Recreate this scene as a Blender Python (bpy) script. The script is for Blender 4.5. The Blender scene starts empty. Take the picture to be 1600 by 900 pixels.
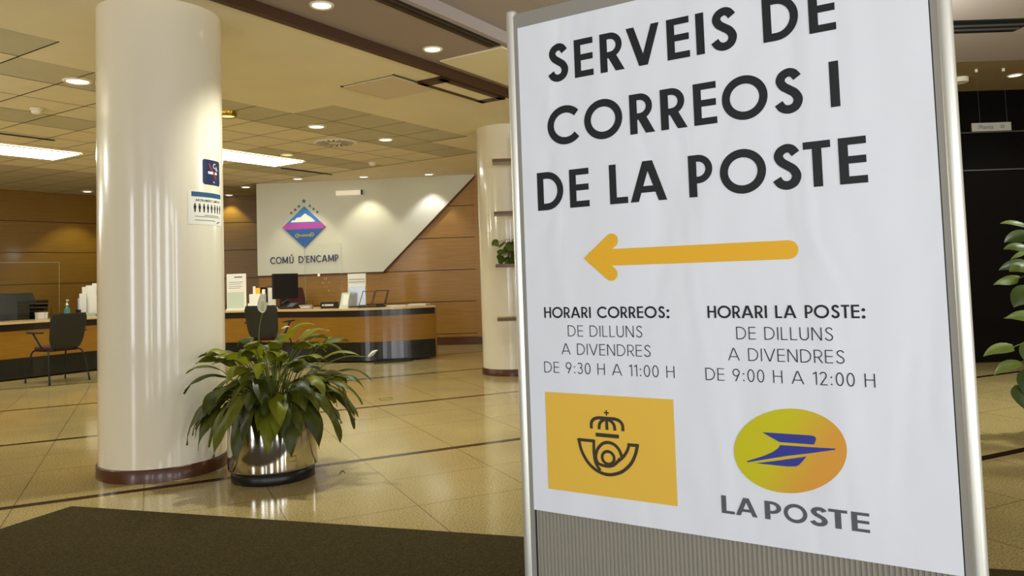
import bpy, math, random
from mathutils import Vector, Matrix
random.seed(7)
D = bpy.data
SC = bpy.context.scene
COL = SC.collection
R = math.radians
sin, cos, pi = math.sin, math.cos, math.pi

# ------------------------------------------------------------------ camera
cam = D.cameras.new('camera'); cam.sensor_width = 36.0
cam.lens = 36.0 * 1195.14 / 1600.0
cam.shift_y = (368.54 - 450.0) / 1600.0
cam.clip_start = 0.05; cam.clip_end = 200
camo = D.objects.new('camera', cam); COL.objects.link(camo)
_p, _r = R(3.00175), R(1.93692)
_f = Vector((0, cos(_p), sin(_p))); _rt = Vector((1, 0, 0)); _dn = Vector((0, sin(_p), -cos(_p)))
_x = cos(_r) * _rt + sin(_r) * _dn; _d = -sin(_r) * _rt + cos(_r) * _dn
m = Matrix.Identity(4)
for i in range(3):
    m[i][0] = _x[i]; m[i][1] = -_d[i]; m[i][2] = -_f[i]
m[2][3] = 1.15
camo.matrix_world = m
SC.camera = camo

# ------------------------------------------------------------------ view, world, daylight
SC.view_settings.view_transform = 'Standard'
SC.view_settings.look = 'None'
SC.view_settings.gamma = 1.0
SC.view_settings.use_curve_mapping = False
SC.view_settings.exposure = 0.12
w = D.worlds.new('world'); SC.world = w; w.use_nodes = True
w.node_tree.nodes['Background'].inputs[0].default_value = (0.75, 0.85, 1.0, 1)
w.node_tree.nodes['Background'].inputs[1].default_value = 0.25
WINDOWS = [(-6.6, 1.2), (-2.75, .75), (-1.5, .3), (.35, .9), (3.0, 1.3), (5.0, 1.4), (7.2, 1.2)]
FACADE_Y = -3.2
DAY_RAD = 29.0       # watts per square metre of glazing
for (wx, ww) in WINDOWS:
    l = D.lights.new('daylight', 'AREA'); l.shape = 'RECTANGLE'
    l.size = ww; l.size_y = 2.5; l.energy = DAY_RAD * ww * 2.5; l.color = (0.93, 0.96, 1.0)
    o = D.objects.new('daylight', l); COL.objects.link(o)
    o.location = (wx, FACADE_Y - 0.06, 1.45); o.rotation_euler = (R(90), 0, 0)
K_PANEL = 16.0      # fluorescent panels
K_DOWN = 1.0        # downlight scale
WARM = (0.94, 0.98, 0.90)

# ------------------------------------------------------------------ materials
def srgb(c):
    return tuple((v / 255 / 12.92 if v / 255 <= .04045 else ((v / 255 + .055) / 1.055) ** 2.4) for v in c)
def mat(name, col, rough=0.5, metal=0.0, spec=0.5, coat=0.0, emit=None, estr=0.0, bump=0.0, bscale=40, var=0.0, vscale=5, trans=0.0, ior=1.45, alpha=1.0):
    M = D.materials.new(name); M.use_nodes = True
    nt = M.node_tree; b = nt.nodes['Principled BSDF']
    b.inputs['Base Color'].default_value = (*srgb(col), 1)
    b.inputs['Roughness'].default_value = rough
    b.inputs['Metallic'].default_value = metal
    b.inputs['Specular IOR Level'].default_value = spec
    b.inputs['IOR'].default_value = ior
    b.inputs['Coat Weight'].default_value = coat
    b.inputs['Coat Roughness'].default_value = 0.08
    b.inputs['Transmission Weight'].default_value = trans
    b.inputs['Alpha'].default_value = alpha
    if emit:
        b.inputs['Emission Color'].default_value = (*emit, 1); b.inputs['Emission Strength'].default_value = estr
    tc = nt.nodes.new('ShaderNodeTexCoord')
    if var > 0:
        n = nt.nodes.new('ShaderNodeTexNoise'); n.inputs['Scale'].default_value = vscale; n.inputs['Detail'].default_value = 5
        nt.links.new(tc.outputs['Object'], n.inputs['Vector'])
        mr = nt.nodes.new('ShaderNodeMapRange'); mr.inputs[1].default_value = .3; mr.inputs[2].default_value = .7
        mr.inputs[3].default_value = 1 - var; mr.inputs[4].default_value = 1 + var
        nt.links.new(n.outputs['Fac'], mr.inputs[0])
        mx = nt.nodes.new('ShaderNodeMix'); mx.data_type = 'RGBA'; mx.blend_type = 'MULTIPLY'; mx.inputs[0].default_value = 1
        mx.inputs[6].default_value = (*srgb(col), 1); nt.links.new(mr.outputs[0], mx.inputs[7])
        nt.links.new(mx.outputs[2], b.inputs['Base Color'])
    if bump > 0:
        n = nt.nodes.new('ShaderNodeTexNoise'); n.inputs['Scale'].default_value = bscale; n.inputs['Detail'].default_value = 3
        nt.links.new(tc.outputs['Object'], n.inputs['Vector'])
        bp = nt.nodes.new('ShaderNodeBump'); bp.inputs['Strength'].default_value = bump; bp.inputs['Distance'].default_value = .01
        nt.links.new(n.outputs['Fac'], bp.inputs['Height']); nt.links.new(bp.outputs[0], b.inputs['Normal'])
    return M
def wood(name, c1, c2, scale=(1, 1, 14), rough=0.35, coat=0.2):
    M = mat(name, c1, rough, coat=coat); nt = M.node_tree; b = nt.nodes['Principled BSDF']
    tc = nt.nodes.new('ShaderNodeTexCoord'); mp = nt.nodes.new('ShaderNodeMapping'); mp.inputs['Scale'].default_value = scale
    n = nt.nodes.new('ShaderNodeTexNoise'); n.inputs['Scale'].default_value = 2.2; n.inputs['Detail'].default_value = 7; n.inputs['Roughness'].default_value = .6
    nt.links.new(tc.outputs['Object'], mp.inputs[0]); nt.links.new(mp.outputs[0], n.inputs['Vector'])
    cr = nt.nodes.new('ShaderNodeValToRGB'); cr.color_ramp.elements[0].position = .3; cr.color_ramp.elements[1].position = .7
    cr.color_ramp.elements[0].color = (*srgb(c1), 1); cr.color_ramp.elements[1].color = (*srgb(c2), 1)
    nt.links.new(n.outputs['Fac'], cr.inputs[0]); nt.links.new(cr.outputs[0], b.inputs['Base Color'])
    return M
def floor_material():
    M = mat('polished_granite', (205, 178, 130), 0.13, spec=.5); nt = M.node_tree; N = nt.nodes; Lk = nt.links
    b = N['Principled BSDF']
    tc = N.new('ShaderNodeTexCoord')
    mp = N.new('ShaderNodeMapping'); mp.vector_type = 'POINT'
    mp.inputs['Rotation'].default_value = (0, 0, -R(90 - 64.74))
    Lk.new(tc.outputs['Object'], mp.inputs[0])
    sx = N.new('ShaderNodeSeparateXYZ'); Lk.new(mp.outputs[0], sx.inputs[0])
    def math_(op, a, bb=None, c=None):
        n = N.new('ShaderNodeMath'); n.operation = op
        for i, v in enumerate((a, bb, c)):
            if v is None: continue
            if isinstance(v, (int, float)): n.inputs[i].default_value = v
            else: Lk.new(v, n.inputs[i])
        return n.outputs[0]
    def band(co, centre, period, half):
        t = math_('SUBTRACT', co, centre - period / 2)
        t = math_('MODULO', math_('ADD', t, period * 50), period)
        t = math_('ABSOLUTE', math_('SUBTRACT', t, period / 2))
        return math_('LESS_THAN', t, half)
    u, v = sx.outputs[0], sx.outputs[1]
    stripe = band(v, 4.945, 2.01, 0.034)
    j1 = band(v, 4.35, 2.01, 0.0035); j2 = band(v, 3.80, 2.01, 0.0035); j3 = band(u, 1.216, 0.634, 0.0035)
    joint = math_('MAXIMUM', math_('MAXIMUM', j1, j2), j3)
    # granite speckle
    n1 = N.new('ShaderNodeTexNoise'); n1.inputs['Scale'].default_value = 115; n1.inputs['Detail'].default_value = 3; Lk.new(tc.outputs['Object'], n1.inputs['Vector'])
    n2 = N.new('ShaderNodeTexNoise'); n2.inputs['Scale'].default_value = 1.6; n2.inputs['Detail'].default_value = 2; Lk.new(tc.outputs['Object'], n2.inputs['Vector'])
    cr = N.new('ShaderNodeValToRGB'); e = cr.color_ramp.elements
    e[0].position = .33; e[0].color = (*srgb((136, 116, 68)), 1); e[1].position = .56; e[1].color = (*srgb((194, 173, 116)), 1)
    Lk.new(n1.outputs['Fac'], cr.inputs[0])
    mr = N.new('ShaderNodeMapRange'); mr.inputs[1].default_value = .3; mr.inputs[2].default_value = .7; mr.inputs[3].default_value = .9; mr.inputs[4].default_value = 1.06
    Lk.new(n2.outputs['Fac'], mr.inputs[0])
    def mix(fac, a, bb, mode='MIX'):
        n = N.new('ShaderNodeMix'); n.data_type = 'RGBA'; n.blend_type = mode
        if isinstance(fac, (int, float)): n.inputs[0].default_value = fac
        else: Lk.new(fac, n.inputs[0])
        for i, q in ((6, a), (7, bb)):
            if isinstance(q, tuple): n.inputs[i].default_value = (*q, 1)
            else: Lk.new(q, n.inputs[i])
        return n.outputs[2]
    c = mix(1.0, cr.outputs[0], mr.outputs[0], 'MULTIPLY')
    jf = math_('MULTIPLY', joint, .65)
    c = mix(jf, c, srgb((96, 74, 44)))
    c = mix(stripe, c, srgb((50, 34, 20)))
    Lk.new(c, b.inputs['Base Color'])
    return M
def fabric(name, col, col2, scale=220):
    M = mat(name, col, .95, spec=.1, bump=.5, bscale=scale); nt = M.node_tree; b = nt.nodes['Principled BSDF']
    tc = nt.nodes.new('ShaderNodeTexCoord'); n = nt.nodes.new('ShaderNodeTexNoise'); n.inputs['Scale'].default_value = scale * .6; n.inputs['Detail'].default_value = 4
    nt.links.new(tc.outputs['Object'], n.inputs['Vector'])
    cr = nt.nodes.new('ShaderNodeValToRGB'); cr.color_ramp.elements[0].position = .35; cr.color_ramp.elements[1].position = .65
    cr.color_ramp.elements[0].color = (*srgb(col), 1); cr.color_ramp.elements[1].color = (*srgb(col2), 1)
    nt.links.new(n.outputs['Fac'], cr.inputs[0]); nt.links.new(cr.outputs[0], b.inputs['Base Color'])
    return M
def leaf_material(name, dark, light):
    M = mat(name, dark, .42, spec=.4); nt = M.node_tree; N = nt.nodes; b = N['Principled BSDF']
    at = N.new('ShaderNodeAttribute'); at.attribute_name = 'tint'
    n = N.new('ShaderNodeTexNoise'); n.inputs['Scale'].default_value = 18; n.inputs['Detail'].default_value = 3
    tc = N.new('ShaderNodeTexCoord'); nt.links.new(tc.outputs['Object'], n.inputs['Vector'])
    ad = N.new('ShaderNodeMath'); ad.operation = 'MULTIPLY_ADD'; ad.inputs[1].default_value = .3
    nt.links.new(n.outputs['Fac'], ad.inputs[0]); nt.links.new(at.outputs['Fac'], ad.inputs[2])
    cr = N.new('ShaderNodeValToRGB'); cr.color_ramp.elements[0].position = .1; cr.color_ramp.elements[1].position = 1.0
    cr.color_ramp.elements[0].color = (*srgb(dark), 1); cr.color_ramp.elements[1].color = (*srgb(light), 1)
    nt.links.new(ad.outputs[0], cr.inputs[0]); nt.links.new(cr.outputs[0], b.inputs['Base Color'])
    tr = N.new('ShaderNodeBsdfTranslucent'); nt.links.new(cr.outputs[0], tr.inputs[0])
    mx = N.new('ShaderNodeMixShader'); mx.inputs[0].default_value = .28
    nt.links.new(b.outputs[0], mx.inputs[1]); nt.links.new(tr.outputs[0], mx.inputs[2])
    nt.links.new(mx.outputs[0], N['Material Output'].inputs['Surface'])
    return M
def poster_material():
    M = mat('poster_paper', (233, 236, 241), .55, spec=.3); nt = M.node_tree; N = nt.nodes; b = N['Principled BSDF']
    tc = N.new('ShaderNodeTexCoord')
    mp = N.new('ShaderNodeMapping'); mp.inputs['Scale'].default_value = (1.0, 1, .35); mp.inputs['Rotation'].default_value = (0, R(14), 0)
    nt.links.new(tc.outputs['Object'], mp.inputs[0])
    n = N.new('ShaderNodeTexNoise'); n.inputs['Scale'].default_value = 5.5; n.inputs['Detail'].default_value = 2.0; n.inputs['Distortion'].default_value = .4
    nt.links.new(mp.outputs[0], n.inputs['Vector'])
    bp = N.new('ShaderNodeBump'); bp.inputs['Strength'].default_value = .55; bp.inputs['Distance'].default_value = .022
    nt.links.new(n.outputs['Fac'], bp.inputs['Height']); nt.links.new(bp.outputs[0], b.inputs['Normal'])
    return M
def oval_material():
    M = mat('oval_print', (214, 190, 40), .5, spec=.3); nt = M.node_tree; N = nt.nodes; b = N['Principled BSDF']
    tc = N.new('ShaderNodeTexCoord'); sx = N.new('ShaderNodeSeparateXYZ'); nt.links.new(tc.outputs['Object'], sx.inputs[0])
    ad = N.new('ShaderNodeMath'); ad.operation = 'MULTIPLY_ADD'; ad.inputs[1].default_value = -.55
    nt.links.new(sx.outputs[2], ad.inputs[0]); nt.links.new(sx.outputs[0], ad.inputs[2])
    mr = N.new('ShaderNodeMapRange'); mr.inputs[1].default_value = -.05; mr.inputs[2].default_value = .09; nt.links.new(ad.outputs[0], mr.inputs[0])
    cr = N.new('ShaderNodeValToRGB'); cr.color_ramp.elements[0].color = (*srgb((204, 196, 30)), 1); cr.color_ramp.elements[1].color = (*srgb((221, 158, 62)), 1)
    cr.color_ramp.interpolation = 'EASE'
    nt.links.new(mr.outputs[0], cr.inputs[0]); nt.links.new(cr.outputs[0], b.inputs['Base Color'])
    return M

MT = dict(
    floor=floor_material(),
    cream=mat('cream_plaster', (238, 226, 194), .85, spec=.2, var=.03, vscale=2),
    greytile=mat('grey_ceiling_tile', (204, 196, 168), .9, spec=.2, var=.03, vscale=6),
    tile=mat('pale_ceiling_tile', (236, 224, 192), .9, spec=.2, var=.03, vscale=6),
    seam=mat('ceiling_seam', (92, 80, 52), .9),
    pink=mat('taupe_plaster', (176, 164, 158), .85, spec=.2),
    mauve=mat('mauve_soffit', (168, 152, 142), .8, spec=.2),
    browns=mat('brown_lobby_ceiling', (150, 128, 92), .8, spec=.2),
    fascia=mat('dark_fascia_wood', (74, 44, 18), .5),
    black=mat('black_slot', (14, 13, 12), .6),
    white=mat('white_wall_paint', (214, 212, 192), .75, spec=.3),
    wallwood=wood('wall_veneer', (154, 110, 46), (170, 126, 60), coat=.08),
    leftwood_shaded=wood('left_veneer_shaded', (132, 93, 14), (146, 105, 23), coat=.05),  # same wall veneer, the left side's darker lighting put into the colour
    groove=mat('board_groove', (84, 48, 18), .6),
    brownbase=mat('brown_skirting', (84, 48, 24), .35, coat=.2),
    column=mat('column_gloss_paint', (236, 226, 200), .24, spec=.5, coat=.6),
    steel=mat('polished_steel', (205, 200, 190), .10, metal=1.0),
    alu=mat('brushed_aluminium', (236, 236, 224), .36, metal=.55),
    alugrey=mat('grey_panel', (148, 145, 134), .55, spec=.3),
    ribbed=mat('ribbed_panel', (152, 146, 132), .5, spec=.4),
    pblack=mat('black_plastic', (20, 19, 18), .45),
    pgreyblack=mat('charcoal_plastic', (38, 38, 30), .5, var=.1, vscale=8),
    rubber=mat('black_base', (22, 20, 18), .35),
    soil=mat('potting_soil', (48, 36, 24), 1, bump=.8, bscale=60),
    deskwood=wood('desk_veneer', (140, 96, 18), (152, 107, 27), scale=(1.5, 1.5, 20)),
    desktop=wood('worktop_veneer', (206, 170, 108), (216, 184, 126), scale=(1, 6, 1), coat=.4),
    deskdark=mat('desk_dark_band', (40, 28, 22), .3, coat=.3),
    plinth=mat('desk_black_plinth', (26, 24, 20), .22, coat=.4),
    mat_=fabric('entrance_mat_pile', (56, 47, 24), (80, 69, 40)),
    paper=poster_material(),
    ink=mat('black_ink', (34, 36, 37), .5, spec=.3),
    inkthin=mat('soft_black_ink', (44, 44, 48), .5, spec=.3),
    greyink=mat('grey_ink', (92, 94, 97), .5, spec=.3),
    orange=mat('orange_ink', (238, 182, 46), .5, spec=.3),
    yellow=mat('yellow_ink', (236, 192, 74), .5, spec=.3),
    brownink=mat('dark_brown_ink', (66, 58, 46), .5, spec=.3),
    oval=oval_material(),
    blueink=mat('blue_ink', (58, 62, 148), .5, spec=.3),
    leaf=leaf_material('peace_lily_leaf', (40, 47, 8), (146, 150, 26)),
    leafR=leaf_material('pothos_leaf', (44, 66, 26), (126, 142, 62)),
    petiole=mat('leaf_stalk', (96, 108, 40), .5),
    spathe=mat('white_spathe', (226, 222, 196), .5),
    spadix=mat('pale_spadix', (214, 206, 150), .7),
    glass=mat('clear_acrylic', (253, 255, 254), .02, trans=1.0, ior=1.2, spec=.5),
    paperw=mat('white_paper', (232, 228, 212), .7),
    papergreen=mat('pale_green_paper', (196, 206, 182), .7),
    silver=mat('silver_film', (196, 198, 202), .3, metal=.7, bump=.5, bscale=16),
    navy=mat('navy_print', (28, 38, 74), .4),
    teal=mat('teal_print', (38, 84, 118), .5),
    red=mat('red_print', (190, 46, 48), .5),
    redseat=mat('dark_red_fabric', (74, 34, 34), .9),
    gel=mat('blue_green_gel', (110, 186, 176), .15, trans=.6, ior=1.33),
    embblue=mat('emblem_blue', (52, 118, 196), .5), embdeep=mat('emblem_deep_blue', (38, 92, 152), .5),
    embpurple=mat('emblem_purple', (172, 70, 160), .5), embgold=mat('emblem_gold', (170, 144, 82), .5),
    embwhite=mat('emblem_white', (228, 222, 204), .6), starm=mat('star_grey', (98, 96, 98), .5),
    lettering=mat('slate_blue_letters', (62, 66, 92), .5),
    brass=mat('brass_ring', (186, 152, 62), .3, metal=1.0),
    trim=mat('white_ring', (240, 232, 208), .5),
    emlight=mat('emergency_light_glow', (240, 230, 205), .4, emit=(1.0, .86, .62), estr=.28),
    edge=mat('acrylic_edge', (186, 194, 170), .3, alpha=.28),
    hatch=mat('hatch_paint', (222, 204, 176), .8),
    lamp=mat('lamp_glow', (255, 244, 220), .5, emit=(1.0, .88, .62), estr=3.2),
    lampcool=mat('cool_lamp_glow', (255, 250, 240), .5, emit=(1.0, .96, .86), estr=3.0),
    lampamber=mat('amber_lamp_glow', (255, 220, 120), .5, emit=(1.0, .78, .30), estr=1.1),
    panel=mat('panel_glow', (255, 255, 250), .5, emit=(.97, 1.0, .93), estr=K_PANEL),
    liftdark=mat('dark_lift_cladding', (14, 13, 12), .10, spec=.15),
    liftseam=mat('lift_seam', (84, 82, 78), .4),
    signgrey=mat('grey_sign_plate', (168, 164, 152), .5),
    shelfw=wood('dark_shelf_wood', (92, 66, 38), (112, 82, 48)),
    wire=mat('dark_wire', (34, 28, 24), .4),
    outer=mat('outer_wall_plaster', (186, 168, 138), .9),
    facade=mat('facade_frame', (90, 88, 84), .5),
)

# ------------------------------------------------------------------ mesh helpers
class MB:
    def __init__(s): s.v = []; s.f = []; s.m = []; s.cur = 0; s.sm = []; s.smooth = False; s.t = []; s.tint = None
    def add(s, vs, fs):
        k = len(s.v); s.v += [tuple(p) for p in vs]
        if s.tint is not None: s.t += [s.tint] * len(vs)
        for f in fs: s.f.append([i + k for i in f]); s.m.append(s.cur); s.sm.append(s.smooth)
        return s
    def box(s, x0, y0, z0, x1, y1, z1):
        vs = [(x, y, z) for z in (z0, z1) for y in (y0, y1) for x in (x0, x1)]
        return s.add(vs, [(0, 2, 3, 1), (4, 5, 7, 6), (0, 1, 5, 4), (2, 6, 7, 3), (0, 4, 6, 2), (1, 3, 7, 5)])
    def prism(s, pts, z0, z1):                      # plan outline (ccw) extruded in z
        n = len(pts)
        return s.add([(p[0], p[1], z0) for p in pts] + [(p[0], p[1], z1) for p in pts],
                     [tuple(range(n))[::-1], tuple(range(n, 2 * n))] + [(i, (i + 1) % n, n + (i + 1) % n, n + i) for i in range(n)])
    def slab(s, pts, y0, y1):                       # x-z outline extruded in y
        n = len(pts)
        return s.add([(p[0], y0, p[1]) for p in pts] + [(p[0], y1, p[1]) for p in pts],
                     [tuple(range(n)), tuple(range(n, 2 * n))[::-1]] + [(i, n + i, n + (i + 1) % n, (i + 1) % n) for i in range(n)])
    def lathe(s, prof, n=48, c=(0, 0, 0), cap=True):
        vs = []
        for (r, z) in prof:
            for i in range(n):
                a = 2 * pi * i / n; vs.append((c[0] + r * cos(a), c[1] + r * sin(a), c[2] + z))
        fs = [(j * n + i, j * n + (i + 1) % n, (j + 1) * n + (i + 1) % n, (j + 1) * n + i) for j in range(len(prof) - 1) for i in range(n)]
        if cap:
            fs.append(tuple(range(n))[::-1]); k = (len(prof) - 1) * n; fs.append(tuple(range(k, k + n)))
        return s.add(vs, fs)
    def tube(s, path, r, n=8, closed=False, cap=True):
        P = [Vector(p) for p in path]; m_ = len(P); vs = []
        rr = r if isinstance(r, (list, tuple)) else [r] * m_
        prev = None
        for i in range(m_):
            if closed: t = P[(i + 1) % m_] - P[i - 1]
            else: t = P[min(i + 1, m_ - 1)] - P[max(i - 1, 0)]
            t.normalize()
            if prev is None:
                a = Vector((0, 0, 1)) if abs(t.z) < .9 else Vector((1, 0, 0)); u = t.cross(a).normalized()
            else: u = (prev - t * prev.dot(t)).normalized()
            prev = u; v = t.cross(u)
            for k in range(n):
                a = 2 * pi * k / n; vs.append(P[i] + rr[i] * (cos(a) * u + sin(a) * v))
        seg = m_ if closed else m_ - 1
        fs = [(i * n + k, i * n + (k + 1) % n, ((i + 1) % m_) * n + (k + 1) % n, ((i + 1) % m_) * n + k) for i in range(seg) for k in range(n)]
        if cap and not closed: fs += [tuple(range(n))[::-1], tuple(range((m_ - 1) * n, m_ * n))]
        return s.add(vs, fs)
    def build(s, name, mats, parent=None, bevel=0, seg=2, loc=None, rotz=0):
        me = D.meshes.new(name); me.from_pydata(s.v, [], s.f)
        if not isinstance(mats, (list, tuple)): mats = [mats]
        for q in mats: me.materials.append(q)
        me.polygons.foreach_set('material_index', s.m); me.polygons.foreach_set('use_smooth', s.sm)
        if s.t:
            at = me.attributes.new('tint', 'FLOAT', 'POINT'); at.data.foreach_set('value', s.t)
        me.update()
        o = D.objects.new(name, me); COL.objects.link(o)
        if parent: o.parent = parent
        if loc is not None: o.location = loc
        o.rotation_euler = (0, 0, rotz)
        if bevel:
            b = o.modifiers.new('bevel', 'BEVEL'); b.width = bevel; b.segments = seg; b.limit_method = 'ANGLE'; b.angle_limit = R(40)
        return o
def thing(name, label, cat, loc=(0, 0, 0), rotz=0, group=None):
    o = D.objects.new(name, None); COL.objects.link(o); o.location = loc; o.rotation_euler = (0, 0, rotz); o.empty_display_size = .1
    return tag(o, label, cat, group)
def tag(o, label, cat, group=None):
    o['label'] = label; o['category'] = cat
    if group: o['group'] = group
    return o
def struct(o): o['kind'] = 'structure'; return o
def copy_thing(root, loc, rotz, label, group=None, parts=None):
    c = root.copy(); COL.objects.link(c); c.location = loc; c.rotation_euler = (0, 0, rotz); c['label'] = label
    if group: c['group'] = group
    def rec(a, b):
        for ch in [x for x in a.children]:
            k = ch.copy(); COL.objects.link(k); k.parent = b; rec(ch, k)
    rec(root, c)
    return c
def catmull(P, n=6, closed=False):
    P = [Vector((*p, 0)) if len(p) == 2 else Vector(p) for p in P]; out = []
    m_ = len(P)
    rng = range(m_ if closed else m_ - 1)
    for i in rng:
        g = (lambda k: P[k % m_]) if closed else (lambda k: P[max(0, min(m_ - 1, k))])
        p0, p1, p2, p3 = g(i - 1), g(i), g(i + 1), g(i + 2)
        for k in range(n):
            t = k / n
            out.append(.5 * ((2 * p1) + (-p0 + p2) * t + (2 * p0 - 5 * p1 + 4 * p2 - p3) * t * t + (-p0 + 3 * p1 - 3 * p2 + p3) * t ** 3))
    if not closed: out.append(P[-1])
    return out
def c2(P, n=6, closed=False): return [(p.x, p.y) for p in catmull(P, n, closed)]
def arc(cx, cy, rx, ry, a0, a1, n=16): return [(cx + rx * cos(R(a0 + (a1 - a0) * i / n)), cy + ry * sin(R(a0 + (a1 - a0) * i / n))) for i in range(n + 1)]

# ------------------------------------------------------------------ flat ribbons and stroke lettering (x right, z up, at y)
LAY = [0]
def lay(y):                                     # overprinted strokes lie a hair apart
    LAY[0] = (LAY[0] + 1) % 30; return y - LAY[0] * 2e-5
def ribbon(mb, pts, wd, y=0, closed=False, rnd=False, kx=1):
    y = lay(y)
    P = [Vector((p[0], p[1])) for p in pts]; n = len(P); Lf = []; Rt = []
    for i in range(n):
        a = P[(i - 1) % n] if (closed or i > 0) else None; b = P[(i + 1) % n] if (closed or i < n - 1) else None
        if a is None: t = (b - P[i]).normalized(); nn = Vector((-t.y, t.x)); s = 1
        elif b is None: t = (P[i] - a).normalized(); nn = Vector((-t.y, t.x)); s = 1
        else:
            t1 = (P[i] - a).normalized(); t2 = (b - P[i]).normalized()
            n1 = Vector((-t1.y, t1.x)); n2 = Vector((-t2.y, t2.x)); nn = n1 + n2
            if nn.length < 1e-6: nn = n1
            nn.normalize(); s = 1 / max(.45, nn.dot(n1))
        Lf.append(P[i] + nn * wd / 2 * s); Rt.append(P[i] - nn * wd / 2 * s)
    vs = [(p.x, y, p.y) for p in Lf] + [(p.x, y, p.y) for p in Rt]
    mb.add(vs, [(i, n + i, n + (i + 1) % n, (i + 1) % n) for i in range(n if closed else n - 1)])
    if rnd and not closed:
        for e in (P[0], P[-1]): disc(mb, e.x, e.y, wd / 2, y)
def disc(mb, x, z, r, y=0, rx=None, n=24):
    rx = rx or r; y = lay(y)
    mb.add([(x + rx * cos(2 * pi * i / n), y, z + r * sin(2 * pi * i / n)) for i in range(n)], [tuple(range(n))])
def flat(mb, pts, y=0):
    y = lay(y)
    mb.add([(p[0], y, p[1]) for p in pts], [tuple(range(len(pts)))])
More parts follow.
